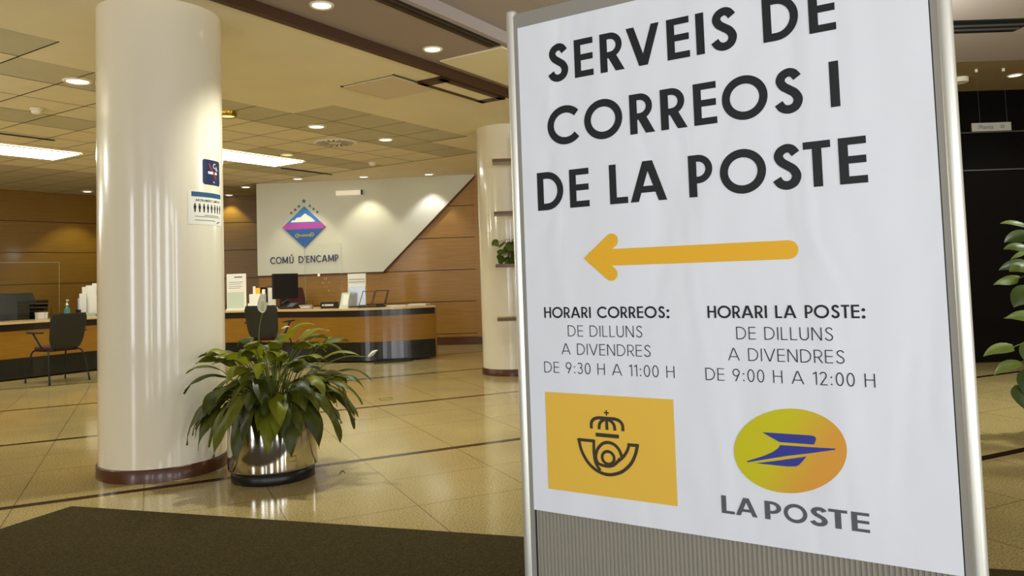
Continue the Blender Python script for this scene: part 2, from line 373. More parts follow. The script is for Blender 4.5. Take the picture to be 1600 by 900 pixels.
def glyph(ch, w):
    """strokes of one capital in units of cap height: (list of (points, width, closed)), quads, width"""
    h = w / 2; b = w * .84; S = []; Q = []
    def dia(x0, y0, x1, y1, wx): Q.append([(x0 - wx / 2, y0), (x0 + wx / 2, y0), (x1 + wx / 2, y1), (x1 - wx / 2, y1)])
    def fit(pts, W, ov=.012):
        xs = [p[0] for p in pts]; ys = [p[1] for p in pts]
        ax, bx, ay, by = min(xs), max(xs), min(ys), max(ys)
        return [(h + (p[0] - ax) / (bx - ax) * (W - w), -ov + h + (p[1] - ay) / (by - ay) * (1 + 2 * ov - w)) for p in pts]
    if ch == 'E':
        W = .56; S = [([(h, 0), (h, 1)], w, 0), ([(0, b / 2), (W, b / 2)], b, 0), ([(0, 1 - b / 2), (W, 1 - b / 2)], b, 0), ([(0, .515), (W * .98, .515)], b, 0)]
    elif ch == 'L': W = .5; S = [([(h, 0), (h, 1)], w, 0), ([(0, b / 2), (W, b / 2)], b, 0)]
    elif ch == 'T': W = .56; S = [([(W / 2, 0), (W / 2, 1)], w, 0), ([(0, 1 - b / 2), (W, 1 - b / 2)], b, 0)]
    elif ch == 'I': W = w; S = [([(h, 0), (h, 1)], w, 0)]
    elif ch == 'H': W = .7; S = [([(h, 0), (h, 1)], w, 0), ([(W - h, 0), (W - h, 1)], w, 0), ([(0, .53), (W, .53)], b, 0)]
    elif ch == 'D':
        W = .79; S = [([(h, 0), (h, 1)], w, 0), ([(0, 1 - b / 2)] + arc(W - .5, .5, .5 - h, .5 - b / 2, 90, -90, 24) + [(0, b / 2)], w * .93, 0)]
    elif ch == 'O': W = 1.07; S = [(arc(W / 2, .5, W / 2 - h, .5 + .015 - h, 0, 360, 48)[:-1], w, 1)]
    elif ch == 'C': W = .96; S = [(arc(.535, .5, .535 - h, .515 - h, 42, 318, 40), w, 0)]
    elif ch == 'G': W = 1.0; S = [(arc(.535, .5, .535 - h, .515 - h, 42, 360, 40), w, 0), ([(.55, .47), (1.0, .47)], b, 0)]
    elif ch == 'S':
        W = .60
        pts = c2([(.50, .80), (.41, .915), (.29, .945), (.16, .88), (.11, .76), (.17, .63), (.30, .53), (.43, .43), (.50, .28), (.44, .12), (.29, .055), (.14, .10), (.05, .225)], 5)
        S = [(fit(pts, W), w, 0)]
    elif ch in 'RP':
        W = .64 if ch == 'R' else .58
        r = .5 * (1 - b / 2 - (.43 if ch == 'R' else .40)); cy = 1 - b / 2 - r; bw = (W * .94 if ch == 'R' else W)
        S = [([(h, 0), (h, 1)], w, 0), ([(0, 1 - b / 2)] + arc(bw - h - r, cy, r, r, 90, -90, 18) + [(0, cy - r)], b, 0)]
        if ch == 'R': dia(W - .62 * w, 0, .30, cy - r, w * 1.22)
    elif ch == 'A':
        W = .93; wx = w * 1.1; dia(wx / 2, 0, W / 2 - .02, 1, wx); dia(W - wx / 2, 0, W / 2 + .02, 1, wx); S = [([(W * .2, .3), (W * .8, .3)], b, 0)]
    elif ch == 'V':
        W = .88; wx = w * 1.1; dia(W / 2 - .01, 0, wx / 2, 1, wx); dia(W / 2 + .01, 0, W - wx / 2, 1, wx)
    elif ch == 'N':
        W = .74; S = [([(h, 0), (h, 1)], w, 0), ([(W - h, 0), (W - h, 1)], w, 0)]; dia(W - w * .6, 0, w * .6, 1, w * 1.2)
    elif ch == 'M':
        W = .9; S = [([(h, 0), (h, 1)], w, 0), ([(W - h, 0), (W - h, 1)], w, 0)]; dia(W / 2, .12, w * .6, 1, w * 1.1); dia(W / 2, .12, W - w * .6, 1, w * 1.1)
    elif ch == 'U': W = .68; S = [([(h, 1)] + arc(W / 2, W / 2 - .01, W / 2 - h, W / 2 - h, 180, 360, 20) + [(W - h, 1)], w, 0)]
    elif ch == ':': W = .2; disc_pts = None; Q = [[(.1 + .75 * w * cos(k * pi / 6), yy + .75 * w * sin(k * pi / 6)) for k in range(12)] for yy in (.09, .62)]
    elif ch == '0': W = .56; S = [(arc(W / 2, .5, W / 2 - h, .51 - h, 0, 360, 36)[:-1], w, 1)]
    elif ch == '1': W = .26; S = [([(W - h, 0), (W - h, 1)], w, 0), ([(.0, .82), (W - h, .96)], w, 0)]
    elif ch == '9': W = .58; S = [(arc(.29, .70, .29 - h, .31 - h, 0, 360, 30)[:-1], w, 1)]; dia(.22, 0, .50, .58, w * 1.2)
    elif ch == '3': W = .52; S = [(arc(.24, .755, .235 - h, .255 - h, 150, -90, 20), w, 0), (arc(.24, .285, .27 - h, .295 - h, 90, -155, 20), w, 0)]
    elif ch == '2': W = .54; S = [(arc(.26, .73, .26 - h, .28 - h, 165, -28, 20) + [(.06, h)], w, 0), ([(0.02, b / 2), (W, b / 2)], b, 0)]
    else: W = .3
    return S, Q, W
def draw_glyph(mb, ch, w, x0, x1, z0, cap, y):
    S, Q, W = glyph(ch, w)
    kx = (x1 - x0) / W
    for pts, wd, cl in S:
        # stroke built in cap units then mapped
        t = MB(); ribbon(t, pts, wd, 0, bool(cl)); mb.add([(x0 + v[0] * kx, y + v[1], z0 + v[2] * cap) for v in t.v], t.f)
    for q in Q: flat(mb, [(x0 + p[0] * kx, z0 + p[1] * cap) for p in q], y)
def draw_line(mb, text, w, u0, u1, z0, cap, y, gap=.16, space=.55):
    ws = [space if c == ' ' else glyph(c, w)[2] for c in text]
    tight = {'A', 'V', 'O', 'C', 'D', 'T', 'L', 'P', '1', ':'}
    tot = 0; pos = []
    for i, c in enumerate(text):
        pos.append(tot); tot += ws[i]
        if i < len(text) - 1:
            g = gap
            if c in 'AVOCTPR' : g -= .05
            if text[i + 1] in 'AVOCT': g -= .05
            if c == ' ' or text[i + 1] == ' ': g = .03
            tot += g
    k = (u1 - u0) / tot
    for c, p, q in zip(text, pos, ws):
        if c != ' ': draw_glyph(mb, c, w, u0 + p * k, u0 + (p + q) * k, z0, cap, y)
def text_mesh(body, size, bold=0.0):
    cu = D.curves.new('t', 'FONT'); cu.body = body; cu.size = size; cu.offset = bold; cu.resolution_u = 3
    o = D.objects.new('t', cu); COL.objects.link(o)
    dg = bpy.context.evaluated_depsgraph_get(); dg.update()
    me = D.meshes.new_from_object(o.evaluated_get(dg))
    vs = [tuple(v.co) for v in me.vertices]; fs = [tuple(p.vertices) for p in me.polygons]
    D.objects.remove(o); D.curves.remove(cu); D.meshes.remove(me)
    x0 = min(v[0] for v in vs); x1 = max(v[0] for v in vs); y0 = min(v[1] for v in vs); y1 = max(v[1] for v in vs)
    return vs, fs, (x0, x1, y0, y1)
def put_text(mb, body, u0, u1, z0, z1, y, fn=None, bold=0.0):
    vs, fs, (x0, x1, y0, y1) = text_mesh(body, 1.0, bold)
    out = [(u0 + (v[0] - x0) / (x1 - x0) * (u1 - u0), y, z0 + (v[1] - y0) / (y1 - y0) * (z1 - z0)) for v in vs]
    if fn: out = [fn(p) for p in out]
    mb.add(out, fs)

# ------------------------------------------------------------------ frames of the building
BA = R(32.4)
def ab(a, b, z=0): return (a * sin(BA) - b * cos(BA), a * cos(BA) + b * sin(BA), z)
ZC, ZS, ZN = 2.93, 2.995, 3.09

# ------------------------------------------------------------------ setting
g = MB(); g.add([(-16, -3.6, 0), (11, -3.6, 0), (11, 18, 0), (-16, 18, 0)], [(0, 1, 2, 3)])
struct(g.build('floor', MT['floor']))

# main ceiling: smooth cream cells and inset tiles
A = [-12, -6, -1.76, -1.18, -.6, -.02, .56, 1.13, 1.7, 2.27, 2.84, 3.42, 4.0, 4.58, 5.04, 5.5, 6.07, 6.63, 7.22, 7.81, 8.38, 8.94, 9.54, 12, 16, 24]
Bv = [3.98, 4.6, 5.1, 5.57, 6.16, 6.78, 7.4, 8.0, 8.6, 9.2, 9.8, 10.4, 11, 11.6, 12.2, 12.8, 13.4, 14, 14.6, 15.2, 15.8, 17, 20]
g = MB()
for i in range(len(A) - 1):
    for j in range(len(Bv) - 1):
        a0, a1, b0, b1 = A[i], A[i + 1], Bv[j], Bv[j + 1]; a, b = (a0 + a1) / 2, (b0 + b1) / 2
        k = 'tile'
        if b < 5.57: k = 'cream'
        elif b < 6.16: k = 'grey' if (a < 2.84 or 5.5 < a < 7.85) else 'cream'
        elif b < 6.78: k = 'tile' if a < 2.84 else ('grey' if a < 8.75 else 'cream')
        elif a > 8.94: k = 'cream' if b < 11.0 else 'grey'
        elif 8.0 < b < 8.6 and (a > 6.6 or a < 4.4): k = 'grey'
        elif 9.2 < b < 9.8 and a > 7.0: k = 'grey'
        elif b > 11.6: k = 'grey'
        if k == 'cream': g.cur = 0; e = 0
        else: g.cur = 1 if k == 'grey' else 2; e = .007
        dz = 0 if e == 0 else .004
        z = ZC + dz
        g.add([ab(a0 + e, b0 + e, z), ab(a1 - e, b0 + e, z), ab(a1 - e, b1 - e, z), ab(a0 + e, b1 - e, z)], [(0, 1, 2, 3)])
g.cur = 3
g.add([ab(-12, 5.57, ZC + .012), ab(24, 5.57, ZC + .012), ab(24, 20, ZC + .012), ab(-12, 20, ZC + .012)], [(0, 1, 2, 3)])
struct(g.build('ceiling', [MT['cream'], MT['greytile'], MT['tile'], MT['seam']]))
# mauve soffit strip with its riser, then the taupe ceiling of the entrance
g = MB()
def strip(a0, a1, b0, b1, z, cur):
    g.cur = cur; g.add([ab(a0, b0, z), ab(a1, b0, z), ab(a1, b1, z), ab(a0, b1, z)], [(0, 1, 2, 3)])
strip(-12, 24, 3.365, 3.985, ZS, 0)
strip(-12, 24, 3.20, 3.245, ZS, 1)
strip(5.05, 24, 3.24, 3.37, ZS, 1)
g.cur = 1; g.add([ab(-12, 3.2, ZS), ab(24, 3.2, ZS), ab(24, 3.2, ZN), ab(-12, 3.2, ZN)], [(0, 1, 2, 3)])
g.cur = 1; g.add([ab(-12, 3.2, ZN), ab(24, 3.2, ZN), ab(24, -20, ZN), ab(-12, -20, ZN)], [(0, 1, 2, 3)])
g.cur = 2; g.add([ab(5.1, 3.27, ZS - .012), ab(6.15, 3.27, ZS - .012), ab(6.15, 3.9, ZS - .012), ab(5.1, 3.9, ZS - .012),
                  ab(5.1, 3.27, ZS), ab(6.15, 3.27, ZS), ab(6.15, 3.9, ZS), ab(5.1, 3.9, ZS)], [(0, 1, 2, 3), (0, 1, 5, 4), (1, 2, 6, 5), (2, 3, 7, 6), (3, 0, 4, 7)])
g.cur = 3; g.add([(2, 7.39, ZN - .004), (9, 7.39, ZN - .004), (9, 8.7, ZN - .004), (2, 8.7, ZN - .004)], [(0, 1, 2, 3)])
struct(g.build('ceiling_entrance', [MT['mauve'], MT['pink'], MT['cream'], MT['browns']]))
g = MB()
g.add([ab(-12, 3.98, ZC - .012), ab(24, 3.98, ZC - .012), ab(24, 4.035, ZC - .012), ab(-12, 4.035, ZC - .012),
       ab(-12, 3.98, ZS + .01), ab(24, 3.98, ZS + .01), ab(24, 4.035, ZS + .01), ab(-12, 4.035, ZS + .01)],
      [(0, 1, 2, 3), (0, 1, 5, 4), (1, 2, 6, 5), (2, 3, 7, 6), (3, 0, 4, 7)])
struct(g.build('trim_1', MT['fascia']))

# white and wood back wall
W0 = Vector((-4.496, 13.527, 0)); WD = Vector((.99695, -.07815, 0)); WN = Vector((-.07815, -.99695, 0))   # WN faces the room
WROT = math.atan2(WD.y, WD.x)
SEAMS = [.19, .745, 1.29, 1.85, 2.40, 2.95]
def boards(mb, x0, x1, y, th, fin=.006):
    z = .13
    for s in SEAMS:
        mb.cur = 0; mb.box(x0, y - th, z + fin, x1, y, min(s - fin, 2.93)); z = s
g = MB(); boards(g, 0.0, 3.86, .03, .03); boards(g, 3.98, 7.0, .03, .03)
g.cur = 1; g.box(0, .028, 0, 7.0, .14, 2.93)
g.cur = 0; g.box(3.86, -.02, .13, 3.98, .04, 2.93)
struct(g.build('wall_back', [MT['wallwood'], MT['groove']], loc=W0, rotz=WROT))
g = MB(); g.slab([(-.004, 1.30), (2.25, 1.30), (3.885, 2.885), (3.885, 2.93), (-.004, 2.93)], -.035, .0)
struct(g.build('wall_white', MT['white'], loc=W0, rotz=WROT))
g = MB(); g.slab([(-.004, 1.285), (2.256, 1.285), (3.90, 2.88), (3.885, 2.90), (2.245, 1.302), (-.004, 1.302)], -.045, -.001)
struct(g.build('trim_2', MT['groove'], loc=W0, rotz=WROT))
g = MB(); g.box(0, -.012, 0, 7.0, .028, .135)
struct(g.build('baseboard_back', MT['brownbase'], loc=W0, rotz=WROT))
# left wooden wall in two straight runs
def run(name, p0, p1, m1):
    d = Vector((p1[0] - p0[0], p1[1] - p0[1], 0)); L_ = d.length
    g = MB(); boards(g, 0, L_, .03, .03); g.cur = 1; g.box(0, .028, 0, L_, .14, 2.93)
    struct(g.build(name, [m1, MT['groove']], loc=(p0[0], p0[1], 0), rotz=math.atan2(d.y, d.x)))
run('wall_left', (-14.2, 5.06), (-7.58, 14.80), MT['leftwood_shaded'])
run('wall_left.001', (-7.58, 14.80), (-3.5, 15.62), MT['leftwood_shaded'])
# dark lift lobby wall on the right
g = MB(); g.box(2.4, 0, 0, 9.2, .12, ZN)
g.cur = 1
for z in (2.174, 2.607): g.box(2.4, -.004, z - .006, 9.2, .002, z + .006)
for x in (4.98, 6.4): g.box(x - .004, -.003, 0, x + .004, .002, 2.174)
struct(g.build('wall_right', [MT['liftdark'], MT['liftseam']], loc=(0, 8.67, 0)))
# outer shell
g = MB(); g.box(9.2, -3.5, 0, 9.4, 17.5, 3.2); struct(g.build('wall_right.001', MT['outer']))
g = MB(); g.box(-14.6, -3.5, 0, -14.4, 17.5, 3.2); struct(g.build('wall_left.002', MT['outer']))
g = MB(); g.box(-14.4, 17.3, 0, 9.2, 17.5, 3.2); struct(g.build('wall_back.001', MT['outer']))
g = MB(); xs = [-14.4]
for (wx, ww) in WINDOWS: xs += [wx - ww / 2, wx + ww / 2]
xs.append(9.2)
for i in range(0, len(xs), 2): g.box(xs[i], FACADE_Y, 0, xs[i + 1], FACADE_Y + .12, 3.2)
g.box(-14.4, FACADE_Y, 2.72, 9.2, FACADE_Y + .12, 3.2); g.box(-14.4, FACADE_Y, 0, 9.2, FACADE_Y + .12, .16)
struct(g.build('wall_front', MT['facade']))

# ------------------------------------------------------------------ display board and poster
ROTB = math.atan2(-.534, .845)
UX = Vector((.8453, -.5342, 0)).normalized()
B0 = Vector((.003, 1.993, 0))
def bloc(u, z=0): v = B0 + UX * u; return (v.x, v.y, z)
board = thing('display_board', 'free-standing grey ribbed display board in an aluminium frame carrying the white poster', 'display board', bloc(0), ROTB)
PN, PT = .006, .026
g = MB()                                             # ribbed panel, real corrugation
n = 94; x0, x1 = .022, .988; pts = []
for i in range(n):
    xa = x0 + (x1 - x0) * i / n; dx = (x1 - x0) / n
    pts += [(xa, PN + .0035), (xa + dx * .28, PN + .0035), (xa + dx * .42, PN), (xa + dx * .86, PN)]
pts += [(x1, PN + .0035), (x1, PT), (x0, PT)]
g.prism(pts[::-1], .20, 1.80)
g.build('ribbed_panel', MT['ribbed'], board)
g = MB(); g.box(.02, .002, 1.797, .99, .030, 1.838); g.build('top_rail', MT['alugrey'], board, .002)
g = MB(); g.box(.02, .002, .165, .99, .030, .205); g.build('bottom_rail', MT['alugrey'], board, .002)
for s, cx in ((0, .0125), (1, 1.0015)):
    g = MB(); g.smooth = True; g.lathe([(.0145, .03), (.0150, .035), (.0150, 1.842), (.0135, 1.8475)], 28, (cx, .010, 0))
    p = g.build('post', MT['alu'], board)
    g = MB()
    sx = 1 if s == 0 else -1
    xa, xb = sorted((cx + sx * .010, cx + sx * .0225)); g.box(xa, -.0005, .03, xb, .024, 1.832)
    xa, xb = sorted((cx + sx * .0225, cx + sx * .026)); g.cur = 1; g.box(xa, .004, .03, xb, .022, 1.832)
    g.build('groove', [MT['alugrey'], MT['pblack']], p)
    g = MB(); g.box(cx - .03, -.24, .012, cx + .03, .26, .034); g.build('foot', MT['alu'], board, .006)
PU, PV = .4965, .557
poster = thing('poster', 'large white post office opening hours poster with yellow arrow fixed to the display board', 'poster', bloc(PU, PV), ROTB)
X = lambda u: u - PU
Z = lambda v: v - PV
g = MB(); g.box(X(.018), -.0004, 0, X(.9768), .0004, Z(1.7975)); g.build('sheet', MT['paper'], poster)
YT = -.0012
rows = [(1.6375, [('S', .1216, .1809), ('E', .1988, .2508), ('R', .2696, .3335), ('V', .3397, .4238), ('E', .4418, .4959), ('I', .5115, .5305), ('S', .5443, .6041), ('D', .6605, .7353), ('E', .7555, .8083)]),
        (1.4765, [('C', .1153, .2079), ('O', .2197, .3219), ('R', .3411, .4038), ('R', .4188, .4825), ('E', .4980, .5512), ('O', .5634, .6633), ('S', .6759, .7352), ('I', .7895, .8080)]),
        (1.3145, [('D', .0788, .1546), ('E', .1718, .226), ('L', .2810, .3282), ('A', .3346, .4258), ('P', .4790, .5361), ('O', .5511, .652), ('S', .6641, .724), ('T', .7299, .7839), ('E', .7990, .8518)])]
for zb, row in rows:
    g = MB(); last = None
    for ch, a, b in row:
        if last is not None and a - last > .034: g.build('heading_word', MT['ink'], poster); g = MB()
        draw_glyph(g, ch, .192, X(a), X(b), Z(zb), .0955, YT); last = b
    g.build('heading_word', MT['ink'], poster)
def timetable(head, lines, name):
    g = MB(); txt, a, b, z = head; draw_line(g, txt, .165, X(a), X(b), Z(z), .0272, YT)
    g.cur = 1
    for txt, a, b, z in lines: draw_line(g, txt, .082, X(a), X(b), Z(z), .0272, YT, gap=.2, space=.62)
    g.build(name, [MT['ink'], MT['inkthin']], poster)
timetable(('HORARI CORREOS:', .0862, .4179, 1.0412), [('DE DILLUNS', .1522, .3496, .9957), ('A DIVENDRES', .1322, .3683, .9510), ('DE 9:30 H A 11:00 H', .0805, .4245, .9043)], 'timetable_lettering')
timetable(('HORARI LA POSTE:', .5081, .8317, 1.0412), [('DE DILLUNS', .5703, .7689, .9950), ('A DIVENDRES', .5497, .7885, .9487), ('DE 9:00 H A 12:00 H', .4971, .8431, .9033)], 'timetable_lettering')
g = MB()
ribbon(g, [(X(.262), Z(1.1868)), (X(.690), Z(1.1860))], .0400, YT)
disc(g, X(.690), Z(1.1860), .0200, YT)
hd = [(X(.2805), Z(1.2275)), (X(.2300), Z(1.1870)), (X(.2760), Z(1.1470))]
ribbon(g, hd, .0335, YT)
for q in (hd[0], hd[2]): disc(g, q[0], q[1], .0168, YT)
disc(g, hd[1][0], hd[1][1], .0180, YT)
flat(g, [hd[0], hd[1], hd[2], (X(.2745), Z(1.169)), (X(.2745), Z(1.206))], YT)
g.build('arrow', MT['orange'], poster)
g = MB(); flat(g, [(X(.080), Z(.6148)), (X(.418), Z(.6148)), (X(.4184), Z(.8555)), (X(.080), Z(.8555))], YT)
yp = g.build('yellow_panel', MT['yellow'], poster)
g = MB(); YE = YT - .0008
T = lambda L_: [(X(p[0]), Z(p[1])) for p in L_]
ribbon(g, T([(.2489, .8205), (.2489, .8075)]), .0034, YE); ribbon(g, T([(.2426, .8142), (.2553, .8142)]), .0034, YE)
for s in (1, -1):
    mir = lambda L_: [(.2487 + s * (p[0] - .2487), p[1]) for p in L_]
    ribbon(g, T(mir(c2([(.2071, .7736), (.2078, .7881), (.2145, .7967), (.2261, .8006), (.2400, .8010), (.2487, .8008)]))), .0078, YE)
    ribbon(g, T(mir(c2([(.2278, .7735), (.2292, .7848), (.2345, .793), (.2459, .7998)]))), .0078, YE)
ribbon(g, T([(.2487, .7736), (.2487, .8010)]), .0080, YE)
ribbon(g, T([(.218, .7601), (.2794, .7601)]), .0092, YE)
ribbon(g, T([(.2135, .7443), (.1715, .7443)] ), .0074, YE)
ribbon(g, T([(.1700, .7474)] + c2([(.1722, .7420), (.178, .7187), (.1921, .6943), (.2121, .677), (.2345, .6687), (.257, .6686), (.284, .6785), (.3067, .6983), (.3197, .7218), (.3258, .7430)]) + [(.3264, .7468)]), .0078, YE)
ribbon(g, T([(.3290, .7432), (.3012, .7432)]), .0074, YE)
ribbon(g, T([(.3042, .7462)] + c2([(.3039, .7400), (.2985, .7270), (.2877, .7125), (.2775, .7040), (.2700, .6985)])), .0072, YE)
ribbon(g, T(c2([(.2126, .7474), (.2118, .7300), (.2119, .7116), (.2156, .6916), (.2270, .6750)])), .0074, YE)
ribbon(g, T(c2([(.2162, .7100), (.2217, .7253), (.2348, .7392), (.2502, .7440), (.2668, .7400), (.2790, .7280), (.2856, .7105)])), .0074, YE)
ribbon(g, T(c2([(.2164, .7110), (.2177, .6994), (.2250, .6905), (.2438, .6872), (.2600, .6900), (.2730, .7000), (.2800, .7095)])), .0070, YE)
ribbon(g, T(arc(.2490, .7075, .0158, .0150, 0, 360, 32)[:-1]), .0072, YE, True)
g.build('post_horn_emblem', MT['brownink'], yp)
OC = (.6680, .7625)
g = MB(); n = 72
flat(g, [(.1152 * cos(2 * pi * i / n), .0890 * sin(2 * pi * i / n + .155)) for i in range(n)], 0)
ov = g.build('oval_logo', MT['oval'], poster, loc=(X(OC[0]), YT, Z(OC[1])))
g = MB(); Tb = lambda L_: [(p[0] - OC[0], p[1] - OC[1]) for p in L_]
flat(g, Tb([(.6157, .7972), (.6308, .7976), (.7130, .7985), (.7195, .7981), (.7235, .7962), (.7251, .7920), (.7232, .7860), (.7201, .7803), (.6514, .7794), (.6330, .7882)]), -.0008)
flat(g, Tb([(.6521, .7734), (.7198, .7746), (.7600, .7758), (.7620, .7744), (.7600, .7731), (.7103, .7614), (.6648, .7518), (.5806, .7300), (.5800, .7322), (.6148, .7464), (.6354, .7568), (.6475, .7660)]), -.0008)
flat(g, Tb([(.5988, .7299), (.6512, .7415), (.7042, .7543), (.695, .7425), (.6882, .7352), (.6816, .7316), (.6637, .7298)]), -.0008)
g.build('bird_emblem', MT['blueink'], ov)
g = MB()
for ch, a, b in [('L', .5195, .5481), ('A', .5506, .597), ('P', .6130, .6481), ('O', .6521, .6994), ('S', .7035, .739), ('T', .741, .7772), ('E', .7844, .8180)]:
    draw_glyph(g, ch, .185, X(a), X(b), Z(.6142), .0383, YT)
g.build('logo_lettering', MT['greyink'], poster)

# ------------------------------------------------------------------ columns
def column(loc, label, r=.375):
    t = thing('column', label, 'column', loc)
    g = MB(); g.smooth = True; g.lathe([(r, .075), (r, ZC + .02)], 96, cap=False); g.build('shaft', MT['column'], t)
    g = MB(); g.smooth = True; g.lathe([(r + .012, 0), (r + .012, .072), (r + .006, .078), (r - .02, .078)], 96, cap=False); g.build('plinth_ring', MT['brownbase'], t)
    return t
CC = (-2.27, 4.955)
column((CC[0], CC[1], 0), 'big glossy white column in the foreground beside the steel planter', .375)
column((-.022, 9.23, 0), 'more distant glossy white column half hidden behind the display board', .375)
def cylpt(ang, z, off=0.0015, r=.375):
    a = R(ang); return (CC[0] + (r + off) * sin(a), CC[1] - (r + off) * cos(a), z)
def curved(mb, a0, a1, z0, z1, off, n=14, rc=0):
    vs = []; fs = []
    for i in range(n + 1):
        a = a0 + (a1 - a0) * i / n; d = min(i, n - i) / n * abs(a1 - a0) * R(1) * .375
        e = rc - math.sqrt(max(0, rc * rc - (rc - d) ** 2)) if d < rc else 0
        vs += [cylpt(a, z0 + e, off), cylpt(a, z1 - e, off)]
        if i: k = 2 * i; fs.append((k - 2, k, k + 1, k - 1))
    mb.add(vs, fs)
SGA, SGZ = 77.0, 1.872
t = thing('no_smoking_sign', 'small navy no smoking sign stuck high on the big column', 'sign', cylpt(SGA, SGZ - .077, .001))
lc = t.location
def rel(mb): mb.v = [(v[0] - lc[0], v[1] - lc[1], v[2] - lc[2]) for v in mb.v]; return mb
g = MB(); curved(g, 63.5, 90.3, 1.795, 1.955, .0012, 18, .012); rel(g).build('plate', MT['navy'], t)
fn = lambda off, ac, z0: (lambda p: cylpt(ac + math.degrees(p[0] / .375), z0 + p[2], off))
def cyl_ribbon(mb, pts, wd, off, ac, z0):
    t_ = MB(); ribbon(t_, pts, wd); mb.add([fn(off, ac, z0)(v) for v in t_.v], t_.f)
g = MB(); cyl_ribbon(g, [(-.045, .0), (.005, .0)], .016, .0022, SGA, SGZ); cyl_ribbon(g, [(.022, .0), (.045, .0)], .016, .0022, SGA, SGZ)
cyl_ribbon(g, c2([(.040, .018), (.028, .032), (.012, .034), (.006, .046), (.014, .058), (.030, .060)]), .005, .0022, SGA, SGZ)
cyl_ribbon(g, c2([(.052, .016), (.044, .034), (.034, .044)]), .005, .0022, SGA, SGZ)
rel(g).build('cigarette', MT['embwhite'], t)
g = MB(); cyl_ribbon(g, [(-.038, .056), (.034, -.034)], .009, .0028, SGA, SGZ); rel(g).build('slash', MT['red'], t)
g = MB(); cyl_ribbon(g, [(.004, -.058), (.020, -.058)], .010, .0022, SGA, SGZ); rel(g).build('mark', MT['signgrey'], t)
NA = 71.0; NZ = 1.640
t = thing('notice', 'white capacity limit notice with row of person symbols taped to the big column', 'notice', cylpt(NA, 1.537, .001)); lc = t.location
g = MB(); curved(g, 47.5, 94.5, 1.537, 1.745, .0008, 24); rel(g).build('sheet', MT['paperw'], t)
g = MB(); curved(g, 51.0, 92.5, 1.712, 1.742, .0016, 20); rel(g).build('header_band', MT['teal'], t)
g = MB(); put_text(g, 'AFORAMENT LIMITAT', -.105, .125, .042, .058, 0, fn(.0016, NA, NZ), .01); rel(g).build('title_lettering', MT['inkthin'], t)
g = MB()
for k in range(8):
    x = -.108 + k * .033
    q = MB(); disc(q, x, .024, .0055, n=10); flat(q, [(x - .008, .017), (x - .008, -.004), (x - .005, -.004), (x - .005, -.024), (x + .005, -.024), (x + .005, -.004), (x + .008, -.004), (x + .008, .017)])
    g.add([fn(.0016, NA, NZ)(v) for v in q.v], q.f)
rel(g).build('person_symbols', MT['ink'], t)
g = MB()
for (xa, xb, z) in ((-.04, .10, -.043), (-.11, .12, -.052), (-.11, .06, -.075)): cyl_ribbon(g, [(xa + (xb - xa) * i / 8, z) for i in range(9)], .0028, .0016, NA, NZ)
cyl_ribbon(g, [(.078, -.090), (.095, -.082), (.115, -.080)], .006, .0016, NA, NZ)
rel(g).build('small_print', MT['greyink'], t)

# ------------------------------------------------------------------ entrance mat
g = MB(); g.prism([(-2.382, 4.123), (-2.94, 2.76), (-3.6, 1.15), (2.2, -.30), (2.75, 2.585)], 0, .012)
tag(g.build('entrance_mat', MT['mat_'], bevel=.003), 'dark brown entrance mat lying on the floor in the foreground', 'mat')

# ------------------------------------------------------------------ planter with peace lily
PC = Vector((-1.478, 4.655, 0))
def add_leaf(mb, base, az, lp, lb, wb, e0, e1, roll=0, tint=.3, bend=0, petr=.0032, wavy=.06, e_mid=None):
    """petiole plus lance-shaped blade following one drooping arc"""
    mb.tint = tint
    N1, N2 = 5, 10; P = [Vector(base)]; dirs = []
    tot = N1 + N2
    for i in range(tot):
        s = (i + .5) / tot
        if e_mid is None: e = e0 + (e1 - e0) * s ** 1.3
        else: e = (e0 + (e_mid - e0) * s * 2) if s < .5 else (e_mid + (e1 - e_mid) * (s - .5) * 2)
        a = az + bend * s
        d = Vector((cos(e) * sin(a), -cos(e) * cos(a), sin(e)))
        P.append(P[-1] + d * ((lp / N1) if i < N1 else (lb / N2))); dirs.append(d)
    mb.cur = 1; mb.smooth = True; mb.tube(P[:N1 + 1], [petr] * N1 + [petr * .7], 5, cap=False)
    mb.cur = 0; vs = []
    ph = random.random() * 6
    for i in range(N2 + 1):
        s = i / N2; p = P[N1 + i]; d = dirs[min(N1 + i, tot - 1)]
        side = Vector((cos(az + bend), sin(az + bend), 0)); side = (side - d * side.dot(d)).normalized(); nn = side.cross(d).normalized()
        if roll: side, nn = side * cos(roll) + nn * sin(roll), nn * cos(roll) - side * sin(roll)
        wd = wb / 2 * (sin(pi * min(1, s ** .72)) ** .85 if 0 < s < 1 else 0.02) * (1 - .18 * s)
        wv = wavy * wb * sin(ph + s * 9)
        for k in (-1, -.5, 0, .5, 1):
            off = nn * (abs(k) * wd * .30 - .0 + (wv * abs(k) * (1 if k > 0 else -.7)))
            vs.append(p + side * k * wd + off)
    fs = [(i * 5 + k, i * 5 + k + 1, (i + 1) * 5 + k + 1, (i + 1) * 5 + k) for i in range(N2) for k in range(4)]
    mb.add(vs, fs)
    return P[-1]
lily = thing('potted_plant', 'leafy peace lily with white flowers in a round polished steel planter beside the big column', 'plant', PC)
g = MB(); g.smooth = True
g.lathe([(.228, .07), (.258, .0705), (.2585, .078), (.2585, .43), (.2560, .436), (.250, .436), (.248, .43), (.247, .35)], 72, cap=False)
shell = g.build('planter_shell', MT['steel'], lily)
g = MB(); g.smooth = True; g.lathe([(.238, 0), (.241, .004), (.241, .074)], 64); g.build('planter_base', MT['rubber'], lily)
g = MB(); g.smooth = True; g.lathe([(.0, .385), (.248, .375)], 40, cap=False); g.build('soil', MT['soil'], lily)
g = MB()
